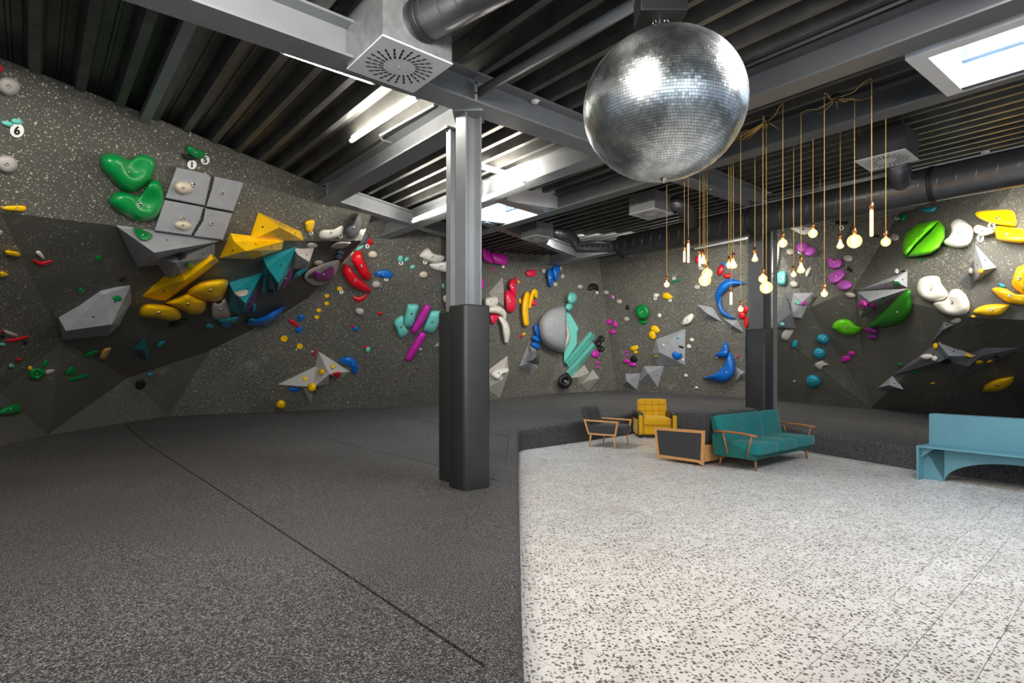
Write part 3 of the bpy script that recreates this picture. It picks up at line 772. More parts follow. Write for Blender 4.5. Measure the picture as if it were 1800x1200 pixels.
E_('B','beige',919,103,47,26,8,'beige oval hold on the lower grey plate', h=.17)
# ======== volumes of the left wall (frame B)
V_('B','grey',[(587,108,0),(1100,183,0),(775,240,.45),(690,312,0),(800,300,0)],[(0,1,2),(0,2,3),(3,2,4),(2,1,4)],'big pale grey triangular volume below the grey plates')
V_('B','grey',[(765,262,.05),(1080,192,0),(1078,262,0),(930,372,0),(850,385,0),(880,290,.4)],[(0,1,5),(1,2,5),(2,3,5),(3,4,5),(4,0,5)],'grey faceted volume hanging under the big grey triangle')
V_('B','grey',[(315,678,0),(330,632,.22),(515,452,.08),(655,407,0),(660,490,0),(600,605,.05),(560,600,.3),(545,655,0)],[(0,1,6,7),(1,2,6),(2,3,6),(3,4,6),(4,5,6),(5,7,6)],'long grey wedge volume alone on the lower left wall')
V_('B','yellow',[(700,465,0),(835,403,.12),(925,378,.25),(1070,272,.12),(1100,285,0),(835,482,0)],[(0,1,2,5),(2,3,4,5)],'long narrow yellow blade volume rising to the right')
V_('C','yellow',[(-42,280,0),(35,193,.1),(295,192,0),(285,235,0),(135,285,0),(95,243,.3)],[(0,1,5),(1,2,5),(2,3,5),(3,4,5),(4,0,5)],'yellow faceted volume just below the wall edge, middle of three')
V_('C','yellow',[(165,40,0),(385,140,0),(402,188,0),(115,190,0),(275,118,.32)],[(0,1,4),(1,2,4),(2,3,4),(3,0,4)],'yellow pyramid volume on the upper wall, highest yellow one')
V_('C','teal',[(363,223,0),(208,328,.15),(178,462,0),(262,472,0),(268,412,.5),(343,330,0)],[(0,1,4),(1,2,3,4),(4,3,5),(0,4,5)],'teal pointed volume, right one of the two teal wedges')
V_('C','teal',[(183,358,0),(30,455,.15),(5,545,0),(75,585,0),(95,520,.45),(165,440,0)],[(0,1,4),(1,2,3,4),(4,3,5),(0,4,5)],'teal pointed volume, left one of the two teal wedges')
V_('B','teal',[(728,667,0),(677,725,0),(735,778,0),(752,750,0),(727,728,.3)],[(0,1,4),(1,2,4),(2,3,4),(3,0,4)],'small teal pyramid volume low on the left wall')
V_('C','stone',[(345,335,0),(370,262,.1),(455,232,0),(430,300,.2),(420,340,0)],[(0,1,3),(1,2,3),(2,4,3),(4,0,3)],'light grey horn volume between teal wedge and half moon')
V_('C','lgrey',[(265,947,0),(463,852,0),(455,960,.32),(400,968,.1),(442,1050,0),(480,773,0),(538,892,.36),(533,945,0),(645,878,0),(578,927,0)],[(0,1,2,3),(3,2,4),(1,5,6,2),(2,6,7),(5,8,6),(6,8,9)],'large light grey star volume with yellow balls on it')
V_('C','lgrey',[(1090,745,0),(1128,715,0),(1128,768,0),(1120,742,.15)],[(0,1,3),(1,2,3),(2,0,3)],'light grey volume tip peeking out left of the padded column')
# holds of the left wall
H_('B','green',[(668,120),(700,115),(765,150),(760,170),(725,180),(690,160)],'green pocket hold on top of the big grey triangle')
H_('B','black',[(893,248),(930,243),(935,265),(900,275)],'black square hold on the grey volume under the triangle', h=.05)
E_('B','green',953,305,22,14,0,'small green hold on the grey volume beside the black one')
E_('B','black',617,378,20,11,-30,'black hold above the tip of the grey wedge volume')
E_('B','green',590,470,25,15,10,'green hold on the grey wedge volume')
E_('B','white',337,625,16,8,-10,'white chip on the left tip of the grey wedge volume')
H_('B','yellow',[(25,228),(60,230),(100,240),(98,262),(50,255),(28,248)],'yellow rail hold at the left, second from the top', h=.06)
H_('B','yellow',[(0,333),(30,340),(45,350),(30,362),(0,362)],'yellow rail hold cut by the left edge, lowest of the rails', h=.06)
E_('B','stone',1,140,12,14,0,'small pale hold cut by the left edge between yellow rails')
H_('B','white',[(178,240),(195,230),(215,248),(225,275),(205,265)],'small white tongue hold above the red smile hold')
S_('B','red',[(172,282,7),(195,294,10),(220,297,11),(257,284,8)],'red smile-shaped hold under the white tongue at the left')
E_('B','green',495,271,19,15,0,'round green knob left of the big grey triangle')
E_('B','green',406,432,18,14,0,'round green knob above the grey wedge volume')
H_('B','yellow',[(935,440),(1000,390),(1090,372),(1143,378),(1140,420),(1110,480),(1050,485),(1000,470)],'big yellow lump hold, upper right of three', h=.22)
H_('B','yellow',[(830,490),(900,460),(945,442),(1000,468),(1035,485),(1030,530),(1000,548),(950,547),(900,520),(850,500)],'big yellow lump hold, middle of three', h=.2)
H_('B','yellow',[(697,540),(710,510),(750,495),(870,508),(905,535),(908,570),(860,582),(780,568),(710,562)],'big yellow flat lump hold, lower left of three', h=.2)
H_('B','stone',[(1065,490),(1100,492),(1130,467),(1150,520),(1155,565),(1110,573),(1065,568)],'pale grey saddle hold right of the yellow lumps')
H_('B','cyan',[(1090,575),(1140,570),(1198,558),(1190,585),(1150,598),(1100,592)],'cyan lip hold below the left teal wedge')
H_('B','blue',[(1108,598),(1160,596),(1150,617),(1120,612)],'small blue hold tucked under the cyan lip hold')
E_('B','cyan',1052,610,20,13,0,'small cyan knob left of the cyan lip hold')
E_('B','black',900,592,50,12,-22,'flat black hold below the yellow lumps')
H_('B','cyan',[(785,715),(800,690),(828,683),(825,700),(800,718)],'small cyan tongue hold right of the little teal pyramid')
H_('B','green',[(415,765),(440,742),(490,726),(492,745),(465,762)],'green leaf hold left of the tan one')
H_('B','tan',[(500,765),(510,735),(530,718),(560,717),(548,745),(530,775),(505,775)],'tan wood-coloured hold low on the left wall')
H_('B','green',[(325,850),(350,815),(370,812),(390,832),(370,852)],'dark green hold directly above the long green bean low down')
S_('B','green',[(352,880,8),(385,872,10),(440,857,10)],'long green bean hold low on the left wall')
E_('B','purple',645,828,9,7,0,'tiny purple foothold low on the left wall')
E_('B','cyan',754,851,15,9,0,'tiny cyan foothold low on the left wall')
E_('B','black',706,903,28,24,-30,'black knobbly hold low on the left wall')
H_('B','stone',[(20,630),(40,632),(88,652),(75,662),(30,650)],'pale bar hold above the long red rail at the left')
S_('B','red',[(35,682,7),(75,680,10),(138,664,8)],'long red rail hold at the lower left')
E_('B','red',3,635,11,9,0,'red hold cut by the left edge beside the pale bar')
E_('B','black',14,661,14,10,20,'black square foothold left under the pale bar', h=.03)
E_('B','black',127,693,13,9,20,'black square foothold under the red rail', h=.03)
E_('B','aqua',12,702,16,9,0,'aqua hold at the left edge under the red rail')
E_('B','red',95,778,17,8,-10,'small red hold between two aqua holds at the lower left')
E_('B','aqua',58,810,16,12,0,'aqua hold below the small red one at the lower left')
E_('B','yellow',151,820,13,12,0,'small yellow knob touching the green bowl hold')
H_('B','green',[(210,815),(220,785),(240,782),(243,800),(225,815)],'green thumb hold above the green bowl hold')
E_('B','green',185,848,46,30,-8,'round green bowl-shaped hold at the lower left', h=.12, dent=.6)
H_('B','stone',[(228,832),(270,825),(272,838),(235,855)],'pale grey hold on the right of the green bowl')
H_('B','green',[(-10,1052),(10,1020),(50,1005),(90,993),(110,1015),(108,1040),(60,1052)],'big green mound hold, lowest at the left edge', h=.14)
# frame C
H_('C','yellow',[(408,90),(440,78),(460,85),(455,115),(440,148),(415,135),(412,110)],'yellow tooth hold on the upper wall beside a 6 tag')
tg('C',441,149,11,'6','round white tag reading 6 under the yellow tooth hold')
H_('C','white',[(482,150),(500,130),(560,125),(605,107),(612,140),(590,165),(520,184),(485,175)],'long white hold on the upper wall with an 8 tag', h=.14)
tg('C',597,163,12,'8','round white tag reading 8 on the long white hold at left')
H_('C','dgrey',[(622,125),(660,95),(688,45),(705,80),(703,120),(690,160),(650,180),(625,160)],'dark grey shark-fin hold at the right end of the upper wall', h=.18)
H_('C','dgrey',[(695,215),(712,175),(735,140),(746,170),(722,205)],'dark grey hold on the wall nose behind the shark fin')
H_('C','red',[(735,175),(755,180),(768,205),(745,212)],'small red hold behind the wall nose beside the 4 tag')
tg('C',737,218,11,'4','round white tag reading 4 at the wall nose')
H_('C','aqua',[(675,242),(690,220),(720,212),(705,235)],'aqua sliver hold at the wall nose')
E_('C','beige',662,264,11,18,20,'beige hold beside the upper big red hold')
E_('C','stone',447,213,30,16,0,'grey egg hold under the wall edge')
E_('C','stone',480,306,26,14,0,'grey egg hold above the half moon')
H_('C','stone',[(538,225),(580,195),(640,195),(648,205),(600,230)],'grey slab hold under the wall edge below the 8 tag')
E_('C','cyan',595,252,20,11,10,'cyan lump hold, upper of two right of the half moon')
E_('C','cyan',585,273,20,13,10,'cyan lump hold, lower of two right of the half moon')
H_('C','purple',[(338,310),(343,350),(330,395),(300,435),(268,468),(280,420),(310,350)],'purple fin hold on the right flank of the right teal wedge', h=.12)
H_('C','purple',[(160,430),(155,490),(120,545),(80,580),(95,530),(125,480)],'purple fin hold on the right flank of the left teal wedge', h=.12)
E_('C','cyan',139,540,13,24,10,'cyan hold behind the left teal wedge')
H_('C','stone',[(35,458),(105,445),(105,475),(60,485)],'grey and black pocket hold on the left teal wedge', h=.06)
E_('C','black',230,455,24,13,5,'black ring hold at the foot of the right teal wedge', h=.06)
S_('C','cyan',[(350,382,8),(375,364,16),(410,342,12)],'cyan horn tip below the light grey horn volume')
H_('C','stone',[(405,375),(445,335),(580,290),(583,330),(560,380),(510,415),(460,425),(420,405)],'grey half-moon plate carrying a purple crescent', h=.08, flat=1)
H_('C','purple',[(447,375),(460,347),(500,362),(535,352),(555,322),(562,350),(550,390),(510,408),(460,400)],'purple crescent hold on the grey half moon', h=.24)
E_('C','black',437,382,9,8,0,'black spot hold on the grey half moon', h=.14)
H_('C','red',[(650,290),(665,250),(700,235),(715,270),(745,340),(762,380),(740,400),(710,385),(680,340)],'large red wing hold, upper of the two', h=.28)
H_('C','red',[(600,345),(625,308),(660,345),(700,390),(755,440),(750,462),(710,458),(650,430),(620,390)],'large red wing hold, lower of the two', h=.28)
S_('C','red',[(665,488,7),(695,500,15),(732,478,8)],'red smile hold below the big red wings')
E_('C','beige',767,262,26,20,0,'brownish stone-shaped hold right of the red wings', h=.1)
E_('C','stone',783,420,25,20,0,'grey stone-shaped hold below the blue 5 hold', h=.1)
E_('C','stone',696,562,26,19,15,'grey stone-shaped hold alone below the red smile', h=.1)
E_('C','beige',1033,369,24,19,0,'brownish stone-shaped hold below the big white hold', h=.1)
H_('C','blue',[(780,355),(820,342),(860,350),(872,375),(850,388),(800,380),(780,375)],'blue brick-like hold with a 5 tag')
tg('C',837,392,11,'5','round white tag reading 5 under the blue hold')
E_('C','yellow',590,442,16,12,0,'yellow ring hold beside the 1 tag', dent=.5)
tg('C',600,459,11,'1','round white tag reading 1 among the yellow ring holds')
for i, (x, y, lab) in enumerate(((523,480,'second highest'),(522,520,'third from the top'),(480,556,'fourth from the top'),(470,592,'fifth from the top'))):
    E_('C','yellow',x,y,14,11,0,'small yellow ring hold, %s in the string' % lab, dent=.5)
E_('C','yellow',297,706,20,18,-10,'larger yellow ring hold, left of the two above the star', dent=.5)
E_('C','yellow',380,746,18,16,20,'larger yellow ring hold, right of the two above the star', dent=.5)
S_('C','blue',[(110,625,12),(150,620,20),(200,610,28),(250,580,26),(300,535,4)],'big blue whale-shaped hold below the teal wedges', h=.2)
E_('C','cyan',128,607,22,10,0,'pale blue knob on the tail of the blue whale hold', h=.2)
H_('C','blue',[(372,585),(395,578),(411,590),(395,605),(385,618),(373,612)],'small blue hook hold above the red slug hold')
S_('C','red',[(328,608,8),(348,622,11),(370,638,8)],'red slug hold between two small blue holds')
H_('C','blue',[(357,660),(380,638),(397,655),(380,677),(360,670)],'small blue hold below the red slug hold')
S_('C','red',[(458,797,5),(458,780,7),(466,764,4)],'small red upright hold left of the star peak')
E_('C','white',363,762,6,5,0,'tiny white square tag below a yellow ring', h=.02, bolt=False)
E_('C','white',447,773,6,5,0,'tiny white square tag beside the star peak', h=.02, bolt=False)
H_('C','blue',[(325,962),(375,965),(378,980),(350,988),(328,978)],'blue hold under the left arm of the star volume')
E_('C','yellow',406,919,18,17,0,'yellow ball on the left arm of the star volume', h=.1)
E_('C','yellow',444,961,25,25,0,'largest yellow ball at the centre of the star volume', h=.14)
E_('C','yellow',494,880,18,17,0,'yellow ball on the dark middle facet of the star volume', h=.1)
E_('C','yellow',556,851,13,12,0,'smallest yellow ball on the right arm of the star volume', h=.08)
H_('C','red',[(557,885),(595,880),(598,905),(575,917),(560,905)],'red hold on the right arm of the star volume')
E_('C','yellow',280,1053,28,26,0,'yellow ball on the wall just above the mat', h=.25)
S_('C','blue',[(602,822,16),(640,824,25),(668,850,22),(670,880,14)],'blue arch hold at the right tip of the star volume', h=.14)
E_('C','red',805,573,12,10,0,'small red ball alone on the middle wall')
E_('C','red',660,640,10,8,0,'tiny red hold touching a blue one on the middle wall')
E_('C','blue',676,653,16,13,-20,'small blue hold touching a tiny red one')
E_('C','red',728,750,11,8,0,'tiny red hold touching an aqua one on the middle wall')
E_('C','aqua',740,763,13,16,20,'small aqua hold touching a tiny red one')
E_('C','purple',1000,862,9,6,20,'tiny purple foothold, highest of three left of the column')
E_('C','purple',985,898,7,6,0,'tiny purple foothold, middle of three left of the column')
E_('C','purple',888,927,7,7,0,'tiny purple foothold, lowest of three left of the column')
E_('C','aqua',912,285,14,20,10,'aqua petal hold, left one beside the 5 tag')
E_('C','aqua',945,287,16,11,-40,'aqua petal hold, right one beside the 5 tag')
tg('C',915,306,12,'5','round white tag reading 5 under the aqua petals')
E_('C','aqua',976,327,15,11,-35,'aqua petal hold below the pair, alone')
H_('C','white',[(1010,265),(1055,226),(1090,255),(1140,268),(1140,290),(1110,305),(1070,303),(1030,285)],'big white wave hold with a 7 tag, upper of two', h=.2)
H_('C','white',[(1063,312),(1100,305),(1165,298),(1185,330),(1165,357),(1110,350),(1075,335)],'big white wave hold partly behind the column, lower of two', h=.2)
tg('C',1042,301,12,'7','round white tag reading 7 under the white wave hold')
E_('C','aqua',1137,428,9,15,0,'small aqua hold just left of the column')
H_('C','beige',[(1140,478),(1172,478),(1172,515),(1140,515)],'beige square hold just left of the column')
E_('C','pink',1160,532,14,13,0,'pink hold peeking out at the top of the column padding')
E_('C','pink',1124,642,13,28,10,'pink hold peeking out left of the column padding')
H_('C','aqua',[(945,530),(960,522),(1000,525),(1010,540),(1000,570),(975,640),(940,645),(928,620)],'aqua pillow hold, upper left of three', h=.2)
H_('C','aqua',[(875,615),(915,583),(930,595),(930,630),(955,670),(930,700),(905,700),(890,660)],'aqua pillow hold, lower left of three', h=.18)
H_('C','aqua',[(1065,570),(1085,558),(1120,560),(1125,590),(1100,660),(1075,678),(1040,668),(1033,650)],'aqua pillow hold, nearest the column', h=.2)
S_('C','magenta',[(1053,543,20),(1020,605,22),(986,660,19)],'magenta bar hold, upper of the two', h=.22)
S_('C','magenta',[(1027,690,21),(990,750,23),(955,808,20)],'magenta bar hold, lower of the two', h=.22)
E_('C','white',1018,761,7,6,0,'tiny white tag right of the lower magenta bar', h=.02, bolt=False)
# ======== behind the column (frame D, E)
V_('D','stone',[(860,375,0),(772,478,0),(868,558,0),(866,470,.3)],[(0,1,3),(1,2,3),(2,0,3)],'grey triangular volume just right of the steel column')
V_('E','stone',[(195,845,0),(52,952,0),(52,1060,0),(145,1122,0),(203,950,0),(160,1003,.32)],[(0,1,5),(1,2,5),(2,3,5),(3,4,5),(4,0,5)],'light grey pyramid volume at the mat, right of the column padding')
V_('E','grey',[(332,768,0),(395,800,0),(395,930,0),(350,960,0),(272,915,0),(345,890,.3),(352,800,.3)],[(0,6,5,4),(0,1,6),(6,1,2,5),(5,2,3),(4,5,3)],'grey box-shaped volume below the stack of blue holds')
V_('E','dgrey',[(370,815,.1),(413,822,0),(413,885,0),(397,902,0),(350,878,.1),(385,850,.2)],[(0,1,5),(1,2,5),(2,3,5),(3,4,5),(4,0,5)],'small dark grey block stuck on the grey box volume')
V_('E','stone',[(700,903,0),(735,955,0),(660,1048,0),(608,990,0),(665,985,.3)],[(0,1,4),(1,2,4),(2,3,4),(3,0,4)],'grey diamond volume near the mat, left of two')
V_('E','stone',[(758,935,0),(802,990,0),(725,1080,0),(680,1030,0),(735,1005,.3)],[(0,1,4),(1,2,4),(2,3,4),(3,0,4)],'grey diamond volume near the mat, right of two')
H_('D','magenta',[(728,172),(750,165),(760,190),(785,230),(803,290),(770,290),(740,270),(728,240)],'magenta petal hold beside the column near the roof, left one', h=.2)
H_('D','magenta',[(782,230),(820,228),(885,240),(892,270),(880,303),(840,302),(800,285)],'magenta roll hold near the roof with a small tag, right one', h=.2)
tg('D',863,312,9,None,'small blank-looking white tag under the magenta roll')
E_('D','magenta',733,415,14,32,0,'magenta hold half hidden by the steel column')
E_('D','magenta',800,327,14,6,0,'small magenta hold under the magenta petals')
H_('D','white',[(745,520),(760,503),(820,500),(832,520),(825,548),(790,565),(750,555)],'white block hold right of the column, highest of the white ones', h=.2)
S_('D','white',[(780,582,20),(825,580,26),(862,600,20),(872,632,10)],'white arch hold right of the column, middle of the white ones', h=.22)
S_('D','white',[(845,632,14),(872,672,22),(882,722,24),(882,775,14)],'white tusk hold curving down right of the column', h=.2)
H_('D','crimson',[(780,612),(835,610),(830,640),(805,668),(790,665)],'crimson hold under the white arch')
H_('D','crimson',[(895,420),(910,388),(930,392),(945,440),(945,500),(920,495),(900,450)],'tall crimson wing hold, upper of two', h=.22)
H_('D','crimson',[(870,480),(890,452),(920,470),(943,510),(940,570),(915,600),(885,585),(872,530)],'tall crimson wing hold, lower of two', h=.25)
E_('D','red',943,396,9,20,-10,'small red hold above the crimson wings')
E_('D','yellow',958,407,6,11,0,'tiny yellow hold above the crimson wings')
H_('D','crimson',[(1003,345),(1030,333),(1063,335),(1063,370),(1015,373)],'crimson square hold just under the far beam')
S_('D','yellow',[(1010,485,18),(1000,540,22),(998,600,22),(1005,665,20)],'long yellow banana hold on the back wall', h=.22)
S_('D','yellow',[(1068,500,10),(1058,465,18),(1040,500,14),(1027,565,9)],'yellow hook hold beside the banana hold', h=.18)
E_('D','yellow',968,526,8,18,-10,'small yellow hold left of the banana hold')
E_('D','crimson',1057,538,13,20,0,'round pinkish red hold right of the yellow hook')
E_('D','red',975,745,9,12,0,'tiny red hold left of the blue stack')
E_('D','yellow',991,731,13,7,-30,'tiny yellow hold left of the blue stack')
E_('E','blue',390,680,18,50,-12,'blue bean hold, top of the stack beside the grey disc', h=.16)
E_('E','blue',386,733,33,20,32,'blue bean hold, middle of the stack beside the grey disc', h=.16)
E_('E','blue',381,777,35,21,32,'blue bean hold, bottom of the stack beside the grey disc', h=.16)
H_('E','white',[(80,960),(110,930),(190,922),(203,950),(165,965),(135,1003),(95,985)],'off-white crescent hold on the light grey pyramid', h=.16)
H_('E','blue',[(455,290),(470,268),(495,285),(500,330),(490,385),(470,388),(460,350)],'blue tongue hold under the duct, left and longer one', h=.2)
H_('E','blue',[(490,265),(515,250),(540,252),(540,300),(525,345),(505,350),(498,310)],'blue tongue hold under the duct, right one', h=.16)
for x, y, rx, ry, lab in ((434,285,13,16,'left of the blue tongues'),(548,268,8,14,'touching the right blue tongue'),(559,321,13,16,'right of the blue tongues'),(511,374,14,15,'below the blue tongues'),(674,389,18,15,'left of the black hook hold'),
                          (844,427,19,15,'right of the black hook hold'),(931,487,19,16,'right of the small purple hold on the far wall'),(980,603,20,16,'below left of the green ball')):
    E_('E','stone',x,y,rx,ry,5,'pale stone-shaped hold '+lab)
H_('E','grey',[(575,520),(520,522),(450,550),(405,610),(398,670),(415,740),(460,790),(520,818),(570,820),(585,740),(588,650),(582,580)],'huge grey half-disc volume on the back wall', h=.5, cat='climbing volume', nm='climbing_volume', bolt=False, peak=(566,672))
H_('E','white',[(577,560),(600,670),(608,720),(595,770),(570,815),(585,740),(588,650)],'white lens-shaped edge between the grey disc and the aqua slab', h=.3)
H_('E','aqua',[(574,530),(610,570),(640,620),(665,665),(655,680),(652,770),(600,850),(568,890),(567,822),(597,770),(609,720),(600,670),(582,580)],'aqua slab volume right of the grey disc', h=.12, flat=1, sm=False, cat='climbing volume', nm='climbing_volume', peak=(628,730))
V_('E','aqua',[(740,683,0),(775,712,0),(768,730,.0),(600,920,0),(570,885,0),(585,895,.2),(752,705,.2)],[(0,6,5,4),(0,1,6),(6,1,2),(6,2,3,5),(5,3,4)],'aqua bar volume, upper of two slanting bars')
V_('E','aqua',[(755,755,0),(782,775,0),(777,797,0),(615,990,0),(580,950,0),(598,962,.22),(767,775,.22)],[(0,6,5,4),(0,1,6),(6,1,2),(6,2,3,5),(5,3,4)],'aqua bar volume, lower of two slanting bars')
E_('E','aqua',620,465,36,42,0,'aqua ball hold, larger one above the grey disc', h=.3)
E_('E','aqua',600,523,27,28,0,'aqua ball hold, smaller one above the grey disc', h=.3)
E_('E','black',575,1010,46,52,20,'black drum-shaped hold near the mat', h=.35, dent=.4)
H_('E','black',[(723,405),(735,375),(765,365),(795,385),(795,415),(770,402),(745,415)],'black hook hold near the roof on the back wall')
tg('E',786,428,9,'1','round white tag reading 1 under the black hook hold')
E_('E','lilac',880,452,14,10,0,'small purple hold beside a tag on the far wall')
tg('E',891,457,9,'5','round white tag beside the small purple hold on the far wall')
E_('E','black',986,525,14,17,0,'small black ball hold on the far wall')
E_('E','magenta',862,620,18,20,0,'purple hold, left of the trio on the far wall')
E_('E','magenta',902,637,16,24,-20,'purple hold, right of the trio on the far wall')
E_('E','magenta',888,686,20,18,0,'purple hold, lowest of the trio on the far wall')
E_('E','black',811,733,24,22,0,'black dish hold, top of three beside the aqua bars', dent=.5)
E_('E','black',789,762,28,22,0,'black dish hold, middle of three beside the aqua bars', dent=.5)
E_('E','black',812,798,24,20,0,'black dish hold, bottom of three beside the aqua bars', dent=.5)
E_('E','magenta',776,833,26,26,0,'purple ball hold at the right end of the lower aqua bar')
E_('E','magenta',790,890,12,12,0,'small purple hold above the diamond volumes, upper')
E_('E','magenta',792,920,11,10,0,'small purple hold above the diamond volumes, lower')
# ======== far wall right part (frame F)
V_('F','grey',[(620,665,0),(425,735,0),(398,830,0),(435,907,0),(618,905,0),(512,752,.3),(447,822,.38)],[(0,1,5),(1,6,5),(1,2,6),(2,3,6),(3,4,6),(6,4,5),(5,4,0)],'large grey crystal volume with a blue hold on it')
V_('F','grey',[(222,963,0),(325,960,0),(297,1067,0),(208,1035,0),(232,1012,.3)],[(0,1,4),(1,2,4),(2,3,4),(3,0,4)],'grey crystal volume just above the mat, left of two')
V_('F','grey',[(343,912,0),(478,910,0),(435,1050,0),(313,1018,0),(372,960,.35)],[(0,1,4),(1,2,4),(2,3,4),(3,0,4)],'grey crystal volume just above the mat, right of two')
V_('F','grey',[(692,505,0),(795,525,0),(860,622,0),(755,595,0),(765,568,.25)],[(0,1,4),(1,2,4),(2,3,4),(3,0,4)],'grey spindle volume, left of two under the blue crescent')
V_('F','grey',[(860,593,0),(960,612,0),(1005,692,0),(915,668,0),(930,645,.25)],[(0,1,4),(1,2,4),(2,3,4),(3,0,4)],'grey spindle volume, right of two beside the far column')
V_('F','grey',[(945,915,0),(1006,950,0),(1006,978,0),(943,1018,0),(985,965,.2)],[(0,1,4),(1,2,4),(2,3,4),(3,0,4)],'small grey pyramid volume left of the far column padding')
E_('F','green',333,555,48,52,0,'big green ball hold on the far wall', h=.35, dent=.25)
H_('F','green',[(305,612),(340,608),(370,615),(360,632),(335,637),(315,628)],'green lip hold under the green ball')
tg('F',543,335,11,'4','round white tag reading 4 beside the green pair')
E_('F','green',562,347,22,10,-15,'small green hold right under the 4 tag, right one')
E_('F','green',535,365,16,7,-10,'small green hold under the 4 tag, left one')
E_('F','white',425,446,20,14,0,'white hold beside the yellow hold under the bulbs')
tg('F',419,467,11,'2','round white tag reading 2 under the white hold')
H_('F','yellow',[(463,455),(475,432),(500,427),(535,455),(525,470),(490,473)],'yellow blob hold below the leftmost hanging bulb')
tg('F',517,477,11,'1','round white tag reading 1 under the yellow blob hold')
E_('F','stone',694,392,22,17,5,'pale stone-shaped hold left of the blue crescent')
E_('F','white',447,579,14,15,0,'round white hold right of the green ball')
H_('F','white',[(595,625),(605,600),(640,572),(668,567),(672,595),(650,630),(615,643),(597,640)],'large white lens hold above the grey crystal volume', h=.14)
H_('F','yellow',[(387,665),(400,645),(430,648),(450,680),(430,697),(400,685)],'yellow blob hold, upper of the pair by the grey crystal')
H_('F','yellow',[(375,700),(390,678),(415,685),(423,720),(405,740),(382,725)],'yellow blob hold, lower of the pair by the grey crystal')
H_('F','yellow',[(257,785),(300,775),(305,800),(275,812),(258,805)],'yellow blob hold above the black ball')
E_('F','yellow',290,821,14,11,0,'small yellow hold touching the black ball')
E_('F','magenta',227,818,10,8,0,'tiny purple hold, upper of two left of the black ball')
E_('F','magenta',236,843,11,9,0,'tiny purple hold, lower of two left of the black ball')
E_('F','magenta',230,880,25,14,5,'purple bean hold, left of two under the black ball')
E_('F','magenta',270,902,26,14,5,'purple bean hold, right of two under the black ball')
E_('F','black',278,865,25,23,0,'black ball hold among purple ones')
H_('F','blue',[(530,830),(550,815),(570,825),(595,830),(593,855),(565,870),(540,860)],'blue blob hold on the grey crystal volume')
E_('F','cyan',566,727,9,7,0,'tiny cyan foothold on the grey crystal volume')
E_('F','white',472,773,10,7,0,'tiny white foothold on the left of the grey crystal volume')
E_('F','white',603,872,9,8,0,'tiny white foothold at the lower right of the grey crystal')
E_('F','black',590,785,20,7,15,'black slot hold on the grey crystal volume')
E_('F','yellow',422,848,12,8,0,'small yellow hold at the left edge of the grey crystal')
E_('F','white',660,740,16,13,0,'small white hold right of the crystal volume, upper')
E_('F','white',641,784,16,15,0,'small white hold right of the crystal volume, lower')
E_('F','white',621,974,13,12,0,'small white foothold low on the far wall')
E_('F','white',691,1054,12,9,0,'lowest white foothold on the far wall')
E_('F','white',825,855,7,6,0,'tiny white foothold under the upper blue fin')
E_('F','red',693,210,12,25,0,'red hold behind the hanging bulbs under the duct')
E_('F','stone',720,268,22,16,0,'pale stone-shaped hold behind the cluster of bulbs')
H_('F','red',[(825,295),(835,260),(855,240),(872,265),(865,300),(840,318)],'red kidney hold above the blue crescent, left')
E_('F','red',893,317,27,17,0,'red bean hold above the blue crescent, right')
H_('F','blue',[(853,230),(885,232),(890,250),(865,250)],'small blue hold above the red kidney')
tg('F',905,262,10,'5','round white tag above the red bean hold')
S_('F','blue',[(1020,370,2),(960,362,18),(905,366,30),(860,402,30),(832,450,18),(832,500,6)],'big blue crescent hold, upper arm of the C', h=.25)
S_('F','blue',[(850,455,6),(842,500,13),(855,545,16),(895,580,13),(952,600,2)],'slim blue crescent hold, lower arm of the C', h=.2)
E_('F','red',1017,540,16,30,20,'red hold behind the far column, upper')
E_('F','red',990,578,25,25,0,'red hold behind the far column, middle')
E_('F','red',1017,625,17,38,0,'red hold behind the far column, lower')
H_('F','blue',[(880,747),(905,800),(895,850),(845,852),(808,842),(850,810)],'blue fin hold, small upper one', h=.2, peak=(882,820))
H_('F','blue',[(905,820),(940,870),(945,940),(925,990),(870,1022),(800,1010),(733,990),(800,968),(870,910)],'blue sail hold, large lower one', h=.3, peak=(890,955))
E_('F','red',964,850,9,9,0,'tiny red hold beside the blue sail')
# ======== right wall (frames G, H)
V_('G','dgrey',[(125,550,0),(60,740,0),(185,748,0),(160,665,.2)],[(0,1,3),(1,2,3),(2,0,3)],'dark grey pointed volume just right of the far column')
V_('G','grey',[(172,553,0),(280,550,0),(215,690,0),(150,685,0),(220,605,.2)],[(0,1,4),(1,2,4),(2,3,4),(3,0,4)],'grey volume with pale edges and a purple dot, right of the far column')
V_('H','grey',[(30,535,0),(298,430,0),(297,520,0),(225,482,.2)],[(0,1,3),(1,2,3),(2,0,3)],'grey wedge volume, upper of two left of the white kidney pair')
V_('H','grey',[(22,545,0),(300,530,0),(35,685,0),(90,600,.3)],[(0,1,3),(1,2,3),(2,0,3)],'grey wedge volume, lower of two with purple balls')
V_('H','grey',[(675,280,0),(795,410,0),(668,490,0),(722,425,.3)],[(0,1,3),(1,2,3),(2,0,3)],'grey triangle volume with an orange hold, right of the wall corner')
V_('H','dgrey',[(663,373,0),(655,530,0),(585,500,0),(640,445,.2)],[(0,1,3),(1,2,3),(2,0,3)],'narrow dark grey triangle volume left of the wall corner')
V_('H','dgrey',[(500,712,0),(565,725,0),(435,828,0),(497,755,.15)],[(0,1,3),(1,2,3),(2,0,3)],'small dark grey triangle volume above the long grey volumes')
V_('H','dgrey',[(465,828,0),(470,935,.12),(215,1010,0),(400,905,.12)],[(0,1,3),(1,2,3),(2,0,3)],'long dark grey triangle volume low on the right wall, left one')
